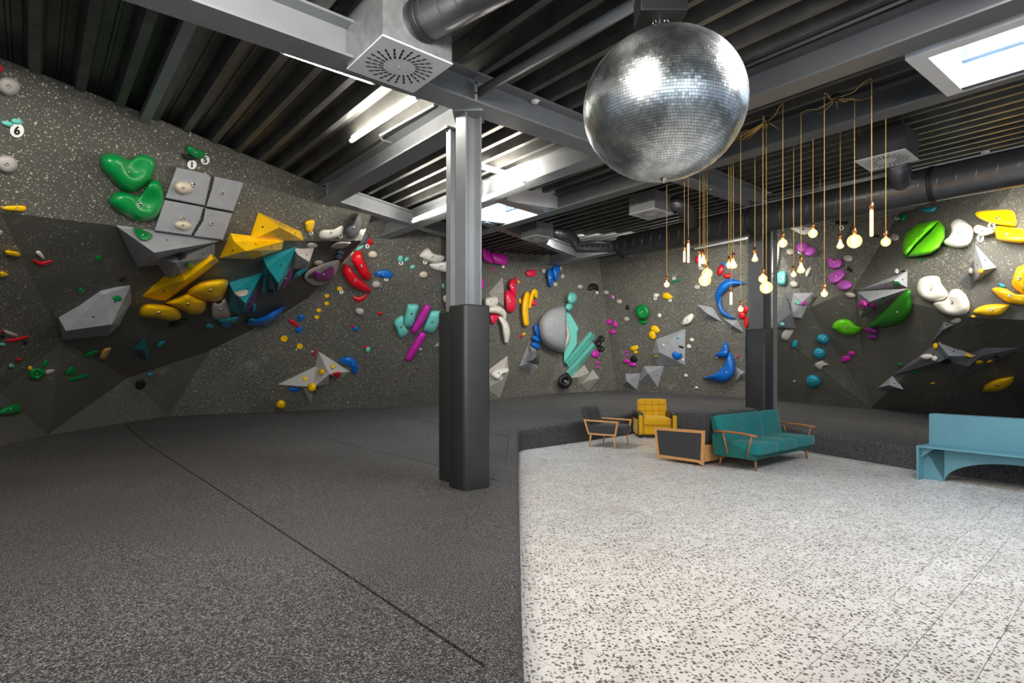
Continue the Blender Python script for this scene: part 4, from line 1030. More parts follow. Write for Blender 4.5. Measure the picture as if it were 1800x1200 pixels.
V_('H','grey',[(470,828,0),(675,903,0),(485,950,0),(530,900,.15)],[(0,1,3),(1,2,3),(2,0,3)],'grey triangle volume low on the right wall, middle one')
V_('H','dgrey',[(540,935,.0),(705,903,.14),(955,847,.2),(570,1028,.0),(640,960,.24)],[(0,1,4),(1,2,3,4),(3,0,4)],'long dark blade volume low on the right wall reaching the photo edge')
V_('H','grey',[(215,1012,0),(272,1086,0),(137,1078,0),(200,1062,.2)],[(0,1,3),(1,2,3),(2,0,3)],'small grey pyramid volume lowest on the right wall')
H_('G','white',[(150,190),(180,180),(250,182),(290,190),(270,220),(220,230)],'white slab hold just under the duct right of the far column')
E_('G','lilac',223,297,34,30,0,'lilac ball hold, left of two with a 4 tag', h=.16)
E_('G','lilac',265,320,34,27,-25,'lilac ball hold, right of two with a 4 tag', h=.16)
tg('G',207,323,11,'4','round white tag reading 4 under the lilac balls')
E_('G','stone',156,323,23,18,0,'pale stone-shaped hold left of the lilac balls')
H_('G','white',[(62,285),(85,275),(98,300),(90,380),(75,440),(52,440),(55,340)],'tall white blade hold right beside the far column')
E_('G','white',68,457,14,14,0,'small white ball hold under the tall white blade')
H_('G','aqua',[(85,440),(130,435),(125,505),(82,500)],'aqua box hold right of the far column', h=.15)
H_('G','white',[(240,440),(255,415),(272,408),(262,440),(245,463)],'small white crescent hold behind the hanging bulbs')
E_('G','stone',175,503,24,19,5,'pale stone-shaped hold below the aqua box')
H_('G','lilac',[(360,360),(375,352),(400,368),(430,358),(442,385),(425,412),(385,417),(363,395)],'lilac pillow hold, top of three', h=.14)
H_('G','lilac',[(365,455),(400,430),(440,420),(460,445),(440,475),(405,500),(375,495),(368,475)],'lilac pillow hold, middle of three', h=.14)
H_('G','lilac',[(415,500),(450,480),(490,490),(498,515),(460,538),(425,530)],'lilac pillow hold, bottom of three', h=.14)
E_('G','stone',475,360,27,19,5,'pale stone-shaped hold right of the lilac pillows')
E_('G','stone',490,565,29,15,10,'pale stone-shaped hold below the lilac pillows')
E_('G','black',440,160,38,15,0,'black flat hold under the duct with an 8 tag')
tg('G',440,190,13,'8','round white tag reading 8 under the black flat hold by the duct')
E_('G','black',477,418,7,13,20,'tiny black hold right of the lilac pillows, left one')
E_('G','black',492,427,8,12,20,'tiny black hold right of the lilac pillows, right one')
E_('G','black',632,236,22,7,0,'thin black hold beside the long tube bulb')
E_('G','stone',733,244,28,21,0,'pale stone-shaped hold left of the lime leaf')
E_('H','white',240,431,12,15,0,'small white ball hold above the upper grey wedge')
E_('G','lilac',234,609,18,14,0,'small purple hold on the pale-edged grey volume')
E_('G','aqua',192,606,19,8,35,'small aqua hold on the pale-edged grey volume')
E_('G','aqua',110,727,14,11,20,'small aqua hold on the dark pointed volume')
E_('G','cyan',180,835,17,24,15,'cyan hold below the dark pointed volume')
H_('G','stone',[(105,800),(125,755),(172,757),(160,790),(135,818)],'grey slab hold below the dark pointed volume')
tg('H',242,133,16,'7','round white tag reading 7 under the duct')
H_('H','green',[(245,112),(270,118),(285,105),(293,130),(270,152),(250,135)],'green hold beside the 7 tag under the duct')
lf = H_('H','lime',[(480,148),(430,152),(350,170),(290,220),(268,280),(273,330),(290,353),(340,290),(420,210)],'large lime green leaf-shaped hold with a ridge', h=.22, peak=(345,245), sm=False)
o = H_('H','lime',[(480,148),(510,190),(510,240),(480,300),(430,335),(350,350),(290,353),(350,285),(430,210)],'x', h=.2, peak=(440,270), sm=False, bolt=False, parent=lf)
for k in ('label','category','group'): del o[k]
o.name = 'leaf_half'; o.location -= lf.location; o.parent = lf
for q in (lf, o):
    q.data.polygons.foreach_set('use_smooth', [True]*len(q.data.polygons))
H_('H','white',[(540,170),(565,145),(600,143),(650,175),(667,215),(655,265),(620,297),(560,300),(500,280),(500,262),(530,240),(545,205)],'large white kidney hold right of the lime leaf', h=.2, dent=(600,230,50,.3))
H_('H','white',[(667,190),(690,173),(730,185),(780,205),(770,222),(735,235),(705,230),(670,215)],'white wing hold between the 6 and 7 tags')
tg('H',768,178,21,'6','round white tag reading 6 between the yellow holds')
tg('H',705,248,21,'7','round white tag reading 7 under the white wing')
H_('H','yellow',[(677,120),(690,100),(760,92),(880,92),(905,145),(905,175),(880,183),(790,170),(720,150)],'large yellow hold, highest on the right wall', h=.2)
H_('H','yellow',[(780,200),(795,180),(860,185),(960,205),(960,272),(860,270),(800,255),(785,230)],'large yellow hold, second highest, cut by the right edge', h=.2)
H_('H','white',[(352,520),(370,475),(420,457),(475,462),(490,500),(530,560),(505,590),(450,602),(390,585),(360,555)],'white kidney hold, upper left of the joined pair', h=.2, dent=(420,530,45,.25))
H_('H','white',[(530,560),(545,535),(585,530),(625,560),(648,620),(630,665),(570,678),(500,665),(450,625),(450,605),(505,592)],'white kidney hold, lower right of the joined pair', h=.2, dent=(550,620,50,.3))
E_('H','green',381,370,13,7,0,'tiny dark green hold under the lime leaf')
E_('H','magenta',48,620,30,28,0,'purple ball hold on the lower grey wedge, left', h=.2)
E_('H','magenta',105,625,20,16,0,'purple ball hold on the lower grey wedge, right')
E_('H','green',238,500,24,14,0,'green hold on the upper grey wedge')
E_('H','black',275,430,14,5,-10,'thin black hold above the upper grey wedge')
E_('H','green',166,580,10,7,0,'tiny green hold on the lower grey wedge')
H_('H','dkgreen',[(298,535),(320,570),(327,620),(315,670),(270,715),(200,740),(130,743),(83,732)],'large dark green half-leaf hold under the grey wedges', h=.16, peak=(240,660))
H_('G','lime',[(388,745),(400,715),(440,697),(490,703),(530,735),(557,745),(530,775),(490,787),(440,780),(410,760)],'small lime green leaf hold on the dark overhang', h=.18)
E_('G','purple',600,760,42,17,15,'dark purple slug hold at the leaf tip')
E_('G','purple',612,797,24,13,0,'dark purple hold under the purple slug')
E_('G','magenta',497,887,20,13,0,'purple hold low on the right wall, upper of two')
E_('G','magenta',463,917,28,18,-10,'purple hold low on the right wall, lower of two')
E_('G','cyan',337,808,37,28,15,'cyan ball hold, top of the three on the right wall', h=.2)
E_('G','cyan',318,887,38,32,15,'cyan ball hold, middle of the three on the right wall', h=.2)
E_('G','cyan',283,1043,41,38,0,'cyan ball hold, lowest of the three above the mat', h=.26)
H_('G','stone',[(292,945),(330,925),(345,935),(370,950),(340,960),(325,980),(298,965)],'pale four-cornered hold below the middle cyan ball')
E_('G','aqua',178,1042,8,7,0,'tiny aqua foothold left of the lowest cyan ball')
E_('H','beige',652,430,13,18,0,'beige hold at the wall corner on the narrow triangle')
E_('H','yellow',706,432,16,15,-40,'orange-yellow hold on the corner grey triangle')
H_('H','cyan',[(805,498),(825,500),(850,518),(825,522),(808,515)],'small cyan tadpole hold between yellow ones')
H_('H','yellow',[(885,470),(905,415),(930,402),(960,405),(960,555),(920,545),(880,510)],'round yellow hold cut by the right edge, mid height', h=.2)
H_('H','yellow',[(768,535),(800,520),(850,530),(910,560),(960,562),(960,615),(890,612),(830,590)],'long yellow hold pointing left, mid height at the right edge', h=.2)
H_('H','yellow',[(663,658),(700,628),(770,613),(860,615),(865,630),(820,672),(760,680),(700,672)],'yellow boat-shaped hold above the dark overhang', h=.2)
E_('H','yellow',665,682,16,8,0,'small yellow chip hold under the yellow boat')
H_('H','stone',[(540,710),(570,690),(597,695),(595,712),(565,725)],'pale hold above the small dark triangle volume')
H_('H','white',[(370,905),(400,890),(437,895),(435,912),(400,922)],'white finger hold on the long dark triangle')
E_('H','white',450,915,17,15,0,'white ball hold on the long dark triangle')
E_('H','yellow',455,845,14,18,0,'yellow knob at the peak of the long dark triangle')
E_('H','yellow',643,898,25,10,20,'yellow chip hold at the tip of the middle grey triangle')
E_('H','yellow',700,937,22,11,-5,'yellow chip hold on the dark blade, left')
E_('H','yellow',755,932,18,8,-20,'yellow chip hold on the dark blade, right')
E_('H','black',795,908,16,9,20,'black hold on the dark blade')
E_('H','yellow',440,1053,14,6,0,'tiny yellow foothold low on the right wall')
E_('H','green',258,950,14,10,0,'tiny green hold above the small grey pyramid')
E_('H','green',340,990,16,10,0,'tiny green hold under the long dark triangle')
E_('H','black',513,932,32,16,-10,'black angular hold on the middle grey triangle')
H_('H','yellow',[(718,1090),(730,1060),(800,1025),(880,1013),(895,1020),(880,1055),(830,1090),(770,1102),(720,1100)],'large yellow hold, lowest on the right wall', h=.22)
H_('H','cyan',[(365,90),(400,80),(462,72),(445,98),(400,106)],'pale blue hold just showing under the duct')
# ---------------------------------------------------------------- mirror ball
BC = P(1166, 189, 3.45); BR = .482; SQ = .89
ball = thing('mirror_ball', 'large silver mirror ball hanging from the roof over the terrazzo', 'mirror ball', tuple(BC))
V = []; F = []; NR = 84
for i in range(NR):
    a0 = math.pi*(i+.06)/NR; a1 = math.pi*(i+.94)/NR; am = (a0+a1)/2
    ns = max(6, int(2*math.pi*math.sin(am)/(math.pi/NR))); off = random.random()
    for k in range(ns):
        p = 2*math.pi*(k+off)/ns; dp = .46*2*math.pi/ns
        tx, ty = random.gauss(0, .008), random.gauss(0, .008)
        b0 = len(V)
        n0 = Vector((math.sin(am)*math.cos(p), math.sin(am)*math.sin(p), math.cos(am)))
        e1_ = Vector((-math.sin(p), math.cos(p), 0)); e2_ = n0.cross(e1_)
        for a, q in ((a0, p-dp), (a1, p-dp), (a1, p+dp), (a0, p+dp)):
            v = Vector((math.sin(a)*math.cos(q), math.sin(a)*math.sin(q), math.cos(a)))*BR
            dlt = v - n0*BR; v = v + n0*(dlt.dot(e1_)*tx + dlt.dot(e2_)*ty)*3
            V.append(Vector((v.x, v.y, v.z*SQ)))
        F.append((b0, b0+1, b0+2, b0+3))
o = mesh_obj('mirror_tiles', V, F, M['mirror'], ball); o['kind'] = 'stuff'
bm = bmesh.new(); bmesh.ops.create_uvsphere(bm, u_segments=64, v_segments=32, radius=BR*.992); bmesh.ops.scale(bm, vec=(1,1,SQ), verts=bm.verts)
bm_obj('core', bm, M['core'], ball, True)
lathe('bottom_fitting', [(0,-BR*SQ-.03),(.008,-BR*SQ-.03),(.009,-BR*SQ-.01),(.02,-BR*SQ-.008),(.02,-BR*SQ+.01)], M['chrome'], ball, 10)
lathe('top_plate', [(.10,BR*SQ-.02),(.10,BR*SQ+.004),(0,BR*SQ+.004)], M['chrome'], ball, 20)
def chain(parent, p, q, link=.035):
    p = Vector(p); q = Vector(q); n_ = max(2, int((q-p).length/(link*.72)))
    for i in range(n_):
        c0 = p+(q-p)*(i+.5)/n_; pts = []
        for k in range(9):
            a = 2*math.pi*k/8; x = math.cos(a)*link*.3; z = math.sin(a)*link*.5
            pts.append(c0+(Vector((x,0,z)) if i % 2 else Vector((0,x,z))))
        tubeo('chain_link', pts, .0035, M['chrome'], parent, 5)
for dx in (-.075, 0, .03): chain(ball, (dx, 0, BR*SQ-.01), (dx*.6, 0, BR*SQ+.13))
# motor
mz = BC.z+BR*SQ+.10
mt = thing('ball_motor', 'black motor box above the mirror ball', 'motor', (BC.x-.02, BC.y, mz))
boxo('housing', -.14, .14, -.1, .1, .0, .16, M['black'], mt, .008)
lathe('shaft', [(.02,-.03),(.02,0)], M['chrome'], mt, 10)
tubeo('hanger_rod', [(0,0,.15),(0,0,roofz(BC.dot(PD))+.34-mz)], .012, M['steel_dk'], mt, 8)
# ---------------------------------------------------------------- ventilation diffusers
def diffuser(c_st, zb, size, h, label, slots=True, mt_='galv'):
    s, t_ = c_st
    r = thing('air_diffuser', label, 'air vent', tuple(st(s, t_, zb)), math.atan2(PD.y, PD.x), 'square ceiling air diffusers')
    k = size/2
    bm = bmesh.new(); box(bm, -k, k, -k, k, .006, h); bm_obj('casing', bm, M[mt_], r)
    boxo('face_plate', -k-.006, k+.006, -k-.006, k+.006, -.004, .010, M['white_steel'], r, .002)
    V = []; F = []; ns = 24
    for i in range(ns):
        a = 2*math.pi*i/ns
        for j in range(3):
            r0 = k*(.42+.16*j); r1 = r0+k*.13; d = Vector((math.cos(a+.35*0), math.sin(a), 0)); e = Vector((-d.y, d.x, 0)); tw = .25
            c0, c1 = d*r0+e*(r0-k*.4)*tw, d*r1+e*(r1-k*.4)*tw; b0 = len(V); wv = .008 if size > .4 else .007
            for q in (c0-e*wv, c0+e*wv, c1+e*wv, c1-e*wv): V.append((q.x, q.y, -.0052))
            F.append((b0, b0+1, b0+2, b0+3))
    o = mesh_obj('slot_pattern', V, F, M['slot'], r); o['kind'] = 'stuff'
    o = lathe('screw', [(0,-.009),(.008,-.008),(.008,-.003)], M['chrome'], r, 8)
    for sx, sy in ((-1,-1),(1,1),(1,-1),(-1,1)):
        tubeo('hanger_rod', [(sx*(k-.04), sy*(k-.04), h-.02), (sx*(k-.04), sy*(k-.04), max(h+.05, roofz(s)+.3-zb))], .005, M['galv'], r, 6)
    return r
def cst(pts, Z):
    w_ = [PZ(u, v, Z) for u, v in pts]; c0 = sum(w_, Vector())/len(w_); return (c0.dot(PD), c0.dot(RD))
diffuser(cst([(608,120),(670,64),(793,117),(732,160)], 3.95), 3.95, .60, .42, 'large square air diffuser box beside the main beam, left of the mirror ball')
diffuser(cst([(1497,284),(1595,260),(1622,282),(1525,302)], 4.35), 4.35, .58, .34, 'square air diffuser box right of the hanging bulbs', mt_='duct')
diffuser(cst([(1102,375),(1152,366),(1187,377),(1137,387)], 4.35), 4.35, .56, .34, 'square air diffuser box below the mirror ball, far off', mt_='galv')
diffuser(cst([(910,417),(943,412),(978,420),(947,428)], 4.35), 4.35, .50, .30, 'square air diffuser box farthest away, right of the front column', mt_='galv')
# ---------------------------------------------------------------- ducts
def spiral(name, pts, r, parent, m='duct', ribs=True, step=.22):
    pts = [Vector(p) for p in pts]; o = tubeo(name, pts, r, M[m], None, 28); child_w(o, parent)
    if ribs:
        V = []; F = []
        for a, b_ in zip(pts, pts[1:]):
            L = (b_-a).length; k = step/2
            while k < L:
                d = (b_-a).normalized(); c0 = a+d*k; tilt = (d+RD*0+Vector((0,0,.18))).normalized()
                tube_data([c0-tilt*.006, c0, c0+tilt*.006], [r*1.0, r*1.012, r*1.0], 28, False, V, F); k += step
        if V: q = mesh_obj('spiral_seam', V, F, M[m], None, True); child_w(q, parent); q['kind'] = 'stuff'
    return o
def collar(c0, d, r, parent):
    d = Vector(d).normalized(); V, F = tube_data([Vector(c0)-d*.035, Vector(c0)-d*.03, Vector(c0)-d*.008, Vector(c0), Vector(c0)+d*.008, Vector(c0)+d*.03, Vector(c0)+d*.035], [r*1.0, r*1.035, r*1.035, r*1.015, r*1.035, r*1.035, r*1.0], 28, False)
    o = mesh_obj('collar', V, F, M['black'], None, True); child_w(o, parent)
du = thing('air_duct', 'long dark spiral air duct running along the far side under the roof', 'duct', tuple(st(10,4,4.2)))
spiral('duct_pipe', [st(10,-6,4.2), st(10,8.05,4.2)], .25, du)
for t_ in (5.05, 2.35, 8.0): collar(st(10,t_,4.2), RD, .25, du)
# elbow branch to the farthest diffuser
def bez(a, b_, c_, n_=8): return [a*(1-k/n_)**2+b_*2*(1-k/n_)*(k/n_)+c_*(k/n_)**2 for k in range(n_+1)]
e0 = st(10, 8.0, 4.2); d4 = PZ(978, 408, 4.52)
path = [PZ(972,408,4.50), PZ(1000,413,4.50)] + bez(PZ(1000,413,4.50), PZ(1008,420,4.45), PZ(1016,434,4.28), 5)[1:] + [st(10,8.02,4.22)]
spiral('branch_pipe', path, .13, du, ribs=True, step=.12)
path = [PZ(1180,360,4.52)]+bez(PZ(1188,358,4.52), PZ(1214,362,4.5), PZ(1216,398,4.28), 6)
spiral('branch_pipe', path, .13, du, ribs=True, step=.14)
path = [PZ(1574,268,4.6), PZ(1580,300,4.38)]+bez(PZ(1581,306,4.36), PZ(1586,330,4.22), PZ(1612,330,4.2), 6)[1:]
spiral('branch_pipe', path, .15, du, ribs=True, step=.12)
for t_ in (-1.5, 1.2, 3.9, 6.6):
    o = tubeo('hanger_rod', [st(10,t_,4.4), st(10,t_,roofz(10)+.32)], .006, M['galv'], None, 6); child_w(o, du)
d1 = thing('air_duct', 'round grey spiral duct feeding the large diffuser box', 'duct', tuple(PZ(742,32,4.2)))
pa, pb = PZ(742,36,4.18), PZ(900,-50,4.18)
spiral('duct_pipe', [pa-(pb-pa).normalized()*.12, pb+(pb-pa)*1.2], .155, d1, step=.16); collar(pa+(pb-pa).normalized()*.03, pb-pa, .155, d1)
# cable trays above the duct
for i, (z, s) in enumerate(((4.52, 10.28), (4.56, 10.36), (4.60, 10.44))):
    o = tubeo('cable_conduit', [st(s,-5,z), st(s,7.6,z)], .011, M['white_steel'], None, 8)
    tag(o, 'thin pale conduit above the long duct, '+['nearest to the duct','middle one of three','farthest from the duct'][i], 'conduit', 'conduits above the duct')
o = tubeo('cable_conduit', [st(5.4,-5,roofz(5.4)+.26), st(5.4,1.05,roofz(5.4)+.26)]+[st(5.4,4.4,roofz(5.4)+.26)], .016, M['steel_dk'], None, 8); tag(o, 'dark conduit under the roof sheets beside the near skylight beam', 'conduit')
a_, b_, c_ = R(662,240,.28), R(665,246,.28), R(693,243,.28)
o = tubeo('cable_conduit', [R(762,185,.28), R(668,238,.28), R(672,246,.28), R(688,250,.28)], .012, M['white_steel'], None, 8); tag(o, 'thin white conduit beside the tube lamp left of the column', 'conduit')
# junction box with cable loops
jb = R(1550,78,.16)
jt = thing('junction_box', 'small grey box with looped cable under the roof right of the ball', 'junction box', tuple(jb))
boxo('box', -.06, .06, -.035, .035, -.03, .03, M['steel'], jt, .006)
for s_ in (-1, 1):
    tubeo('cable', [(s_*.06,0,0)]+[(s_*(.06+.06*math.sin(k/8*math.pi)), 0, .09*k/8+.03*math.sin(k/8*2*math.pi)) for k in range(1,9)], .006, M['steel'], jt, 6)
# smoke detectors
for u, v, lab in ((940,177,'round white smoke detector between beams left of the mirror ball'), (1732,268,'round white smoke detector above the long duct at the right')):
    p = R(u, v, .28); o = thing('smoke_detector', lab, 'smoke detector', tuple(p))
    lathe('base', [(.055,.02),(.055,0),(.0,0)], M['tagw'], o, 20); lathe('sensor', [(.045,0),(.04,-.022),(.02,-.03),(0,-.03)], M['tagw'], o, 20)
p = R(1238,333,.0); o = thing('security_camera', 'small white dome camera on a bracket by the far beam', 'camera', tuple(p))
boxo('bracket', -.12, .12, -.03, .03, 0, .015, M['white_steel'], o); lathe('dome', [(.05,0),(.048,-.03),(.03,-.055),(0,-.062)], M['black'], o, 16, (.02,0,0))
# ---------------------------------------------------------------- tube lamps
def tube_lamp(A, B, label, r=.022):
    A = Vector(A); B = Vector(B); c0 = (A+B)/2; o = thing('tube_lamp', label, 'lamp', tuple(c0), 0, 'linear tube lamps under the roof')
    q = tubeo('lamp_tube', [A-c0, B-c0], r, M['tube'], o, 12)
    d = (B-A).normalized()
    for s_, e in ((-1, A), (1, B)): tubeo('end_cap', [e-c0, e-c0+d*s_*.03], r*1.1, M['tagw'], o, 12)
    if r > .01:
        l = bpy.data.lights.new('tube_glow', 'AREA'); l.shape = 'RECTANGLE'; l.size = (B-A).length; l.size_y = .06; l.energy = 19; l.color = (1, .93, .80)
        lo = bpy.data.objects.new('tube_glow', l); col.objects.link(lo)
        xa = d; za = Vector((0,0,-1)); ya = za.cross(xa).normalized(); za = xa.cross(ya)
        lo.matrix_world = Matrix.Translation(c0+Vector((0,0,.03))) @ Matrix((xa, ya, za)).transposed().to_4x4()
    if r > .01: tubeo('rail', [A-c0+Vector((0,0,.05)), B-c0+Vector((0,0,.05))], .008, M['tagw'], o, 4, False)
    return o
tube_lamp(R(618,247,.2), R(733,172,.2), 'bright tube lamp left of the front column under the roof sheets')
tube_lamp(R(846,294,.2), R(916,314,.2), 'bright tube lamp just right of the front column')
tube_lamp(R(848,352,-.06), R(921,321,-.06), 'bright tube lamp under the beam right of the front column')
tube_lamp(R(726,389,-.06), R(803,358,-.06), 'bright tube lamp under the beam left of the front column')
ma = MA + md*1.3; 
tube_lamp(R(500,93,.012)-mn*.012, R(655,146,.012)-mn*.012, 'thin lamp strip along the lower flange of the main beam', .006)
# ---------------------------------------------------------------- hanging bulbs
PEN = [(1172,295,486,505,'s',0),(1203,290,432,461,'t',0),(1210,285,419,462,'t',0),(1230,285,439,469,'t',0),(1236,285,440,464,'e',0),(1243,285,462,490,'g',0),(1239,285,473,503,'G',0),
       (1281,262,452,470,'s',0),(1289,258,445,472,'e',0),(1285,260,504,536,'t',0),(1302,232,530,548,'s',0),(1327,250,436,460,'e',0),(1341,202,472,497,'g',0),(1347,224,484,516,'G',0),
       (1376,180,409,435,'g',0),(1395,232,469,487,'s',0),(1408,197,451,480,'e',1),(1429,206,392,418,'g',1),(1449,162,500,522,'s',1),(1477,222,411,437,'e',1),(1502,172,400,436,'G',1),(1532,136,356,416,'t',1),(1557,166,406,433,'g',1)]
PL = ['small bulb hanging lowest at the far left, alone','slim tube bulb, left of the pair under the mirror ball','slim tube bulb, right of the pair under the mirror ball','slim tube bulb at the left of the tight cluster',
 'pear bulb at the top of the tight cluster','globe bulb in the tight cluster, behind the biggest globe','largest globe bulb, lowest in the tight cluster','small bulb touching a pear bulb left of the far column','pear bulb touching a small bulb left of the far column',
 'slim tube bulb hanging before the blue crescent','small bulb hanging low beside the far column, left','pear bulb hanging in front of the far column','globe bulb at the far column, upper of two','large white globe bulb at the far column, lower of two',
 'globe bulb just right of the far column','small bulb right of the far column before the lilac holds','pear bulb right of the small one before the lilac holds','globe bulb hanging high under the duct','small bulb hanging lowest among the right-hand bulbs',
 'pear bulb right of the lilac pillow holds','largest globe bulb among the right-hand bulbs','long tube bulb hanging highest at the right','globe bulb farthest to the right']
J = [R(1348,212,.27), R(1470,171,.27)]
jr = []
for i, j in enumerate(J):
    o = thing('cord_junction', ['black ceiling junction gathering the left-hand bulb cords','black ceiling junction gathering the right-hand bulb cords'][i], 'junction box', tuple(j), 0, 'cord junctions')
    lathe('disc', [(0,-.02),(.05,-.02),(.055,0),(.05,.03)], M['black'], o, 12); jr.append(o)
def bulbprof(k, H_, R_):
    if k in 'gGs':
        r = R_; cz = -H_+r; pr = [(.012*1.1, 0), (.014, cz+r*1.05 if cz+r*1.05 < 0 else -.002)]
        pr += [(r*math.sin(a), cz+r*math.cos(a)) for a in [math.pi*q/10 for q in range(1, 10)]]; pr.append((0, cz-r)); return pr
    if k == 'e': return [(.013,0),(.018,-H_*.2),(R_*.7,-H_*.5),(R_,-H_*.72),(R_*.8,-H_*.9),(R_*.4,-H_*.985),(0,-H_)]
    return [(.012,0),(R_,-.012),(R_,-H_+.012),(R_*.6,-H_+.003),(0,-H_)]
for i, (u, vt, vs, vb, k, ji) in enumerate(PEN):
    top = R(u, vt, .27); Y = top.y; hz = lambda v: EYE+(645-v)/1000*Y
    zs, zb_ = hz(vs), hz(vb); x = (u-900)/1000*Y
    r = thing('pendant_bulb', 'glowing '+PL[i], 'pendant lamp', (x, Y, zs), 0, 'bare bulbs hanging on gold cords')
    H0 = zs-zb_; sh = min(.075, H0*.38); gH = H0-sh
    j = J[ji]; o0 = Vector((x, Y, zs))
    mid = (j+top)/2 - Vector((0,0,.05))
    path = [j+(mid-j)*.3+Vector((0,0,-.01)), mid, mid+(top-mid)*.6+Vector((0,0,.015)), top+Vector((0,0,-.01)), Vector((x,Y,top.z-.06)), Vector((x,Y,(top.z+zs)/2)), Vector((x,Y,zs-.002))]
    path = [j]+path
    tubeo('cord', [p-o0 for p in path], .0042, M['cord'], r, 6)
    lathe('socket', [(0,.012),(.010,.012),(.013,0),(.022,-.004),(.022,-sh*.35),(.025,-sh*.4),(.025,-sh*.55),(.021,-sh*.6),(.021,-sh),(0,-sh)], M['brass'], r, 14)
    R_ = {'s': gH*.42, 'g': gH*.47, 'G': gH*.49, 'e': gH*.38, 't': .019}[k]
    bprof = bulbprof(k, gH, R_)
    lathe('bulb', bprof, M['bulb'], r, 16, (0,0,-sh))
    if k == 't': tubeo('filament', [(0,0,-sh-.01),(0,0,-sh-gH+.015)], .0075, M['fil'], r, 6)
    else: lathe('filament', [(.006,0),(R_*.36,-gH*.15),(R_*.40,-gH*.55),(.004,-gH*.72)], M['fil'], r, 8, (0,0,-sh-gH*.18))

# ---------------------------------------------------------------- furniture
ANG = math.atan2(PD.y, PD.x)
def leg(parent, x, y, z1, z0=0, dx=0, dy=0, r0=.013, r1=.022, m='oak', name='leg'):
    return tubeo(name, [(x+dx, y+dy, z0), (x, y, z1)], [r0, r1], M[m], parent, 10)
def soft(name, x0, x1, y0, y1, z0, z1, m, parent, b=.04, M4=None, puff=0):
    bm = bmesh.new(); bmesh.ops.create_cube(bm, size=1)
    bmesh.ops.subdivide_edges(bm, edges=bm.edges[:], cuts=5, use_grid_fill=True)
    sx, sy, sz = x1-x0, y1-y0, z1-z0
    for v in bm.verts:
        q = v.co*2; f = [q.x, q.y, q.z]; L = (sx/2, sy/2, sz/2); o = []
        for i in range(3):
            o.append(f[i]*L[i])
        # rounded box
        inn = [max(-(L[i]-b), min(L[i]-b, o[i])) for i in range(3)]; d = Vector(o)-Vector(inn)
        if d.length > 1e-6: d = d.normalized()*b; o = [inn[i]+d[i] for i in range(3)]
        if puff: o[2] += puff*(1-q.x**2)*(1-q.y**2)*(1 if q.z > 0 else 0)*(1 if o[2] > 0 else 0)
        v.co = Vector(((x0+x1)/2+o[0], (y0+y1)/2+o[1], (z0+z1)/2+o[2]))
    if M4 is not None: bmesh.ops.transform(bm, matrix=M4, verts=bm.verts)
    return bm_obj(name, bm, M[m], parent, True)
X, Y_, Z = Vector((1,0,0)), Vector((0,1,0)), Vector((0,0,1))
# teal sofa: x along its length, y from front (0) to back
f0 = Vector((3.60, 8.36, 0))
sofa = thing('sofa', 'teal velvet three-seat sofa with slim wooden arms facing the terrazzo', 'sofa', tuple(f0), ANG, 'sofas standing back to back')
Ls = 1.98
prism('side_panel', [(.02,.17),(.69,.19),(.73,.50),(.54,.46),(.10,.27)], Y_, Z, X, .0, .03, M['teal_dk'], sofa)
prism('side_panel', [(.02,.17),(.69,.19),(.73,.50),(.54,.46),(.10,.27)], Y_, Z, X, Ls-.03, Ls, M['teal_dk'], sofa)
boxo('base_frame', .03, Ls-.03, .04, .69, .17, .27, M['teal_dk'], sofa, .01)
w3 = Ls/3
for i in range(3):
    soft('seat_cushion', i*w3+.003, (i+1)*w3-.003, -.03, .58, .24, .40, 'teal_fab', sofa, .024, puff=.015)
    rot = Matrix.Translation((0,.51,.36)) @ Matrix.Rotation(math.radians(-11), 4, 'X')
    soft('back_cushion', i*w3+.003, (i+1)*w3-.003, 0, .12, -.05, .46, 'teal_fab', sofa, .024, rot)
rot = Matrix.Translation((0,.645,.34)) @ Matrix.Rotation(math.radians(-11), 4, 'X')
soft('back_panel', 0, Ls, -.02, .03, -.17, .45, 'teal_dk', sofa, .02, rot)
for x in (-.035, Ls+.035):
    V, F = tube_data([(x,-.02,.53),(x,.2,.555),(x,.45,.565),(x,.66,.555)], .021, 10)
    o = mesh_obj('armrest', V, F, M['walnut'], sofa, True)
    tubeo('arm_post', [(x,.06,.53),(x,.14,.19)], [.016,.012], M['walnut'], o, 8)
    tubeo('arm_post', [(x,.52,.555),(x,.44,.22)], [.016,.012], M['walnut'], o, 8)
for x in (.10, Ls-.12):
    leg(sofa, x, .08, .18, dx=0, dy=-.02, m='walnut'); leg(sofa, x, .62, .18, dx=0, dy=.03, m='walnut')
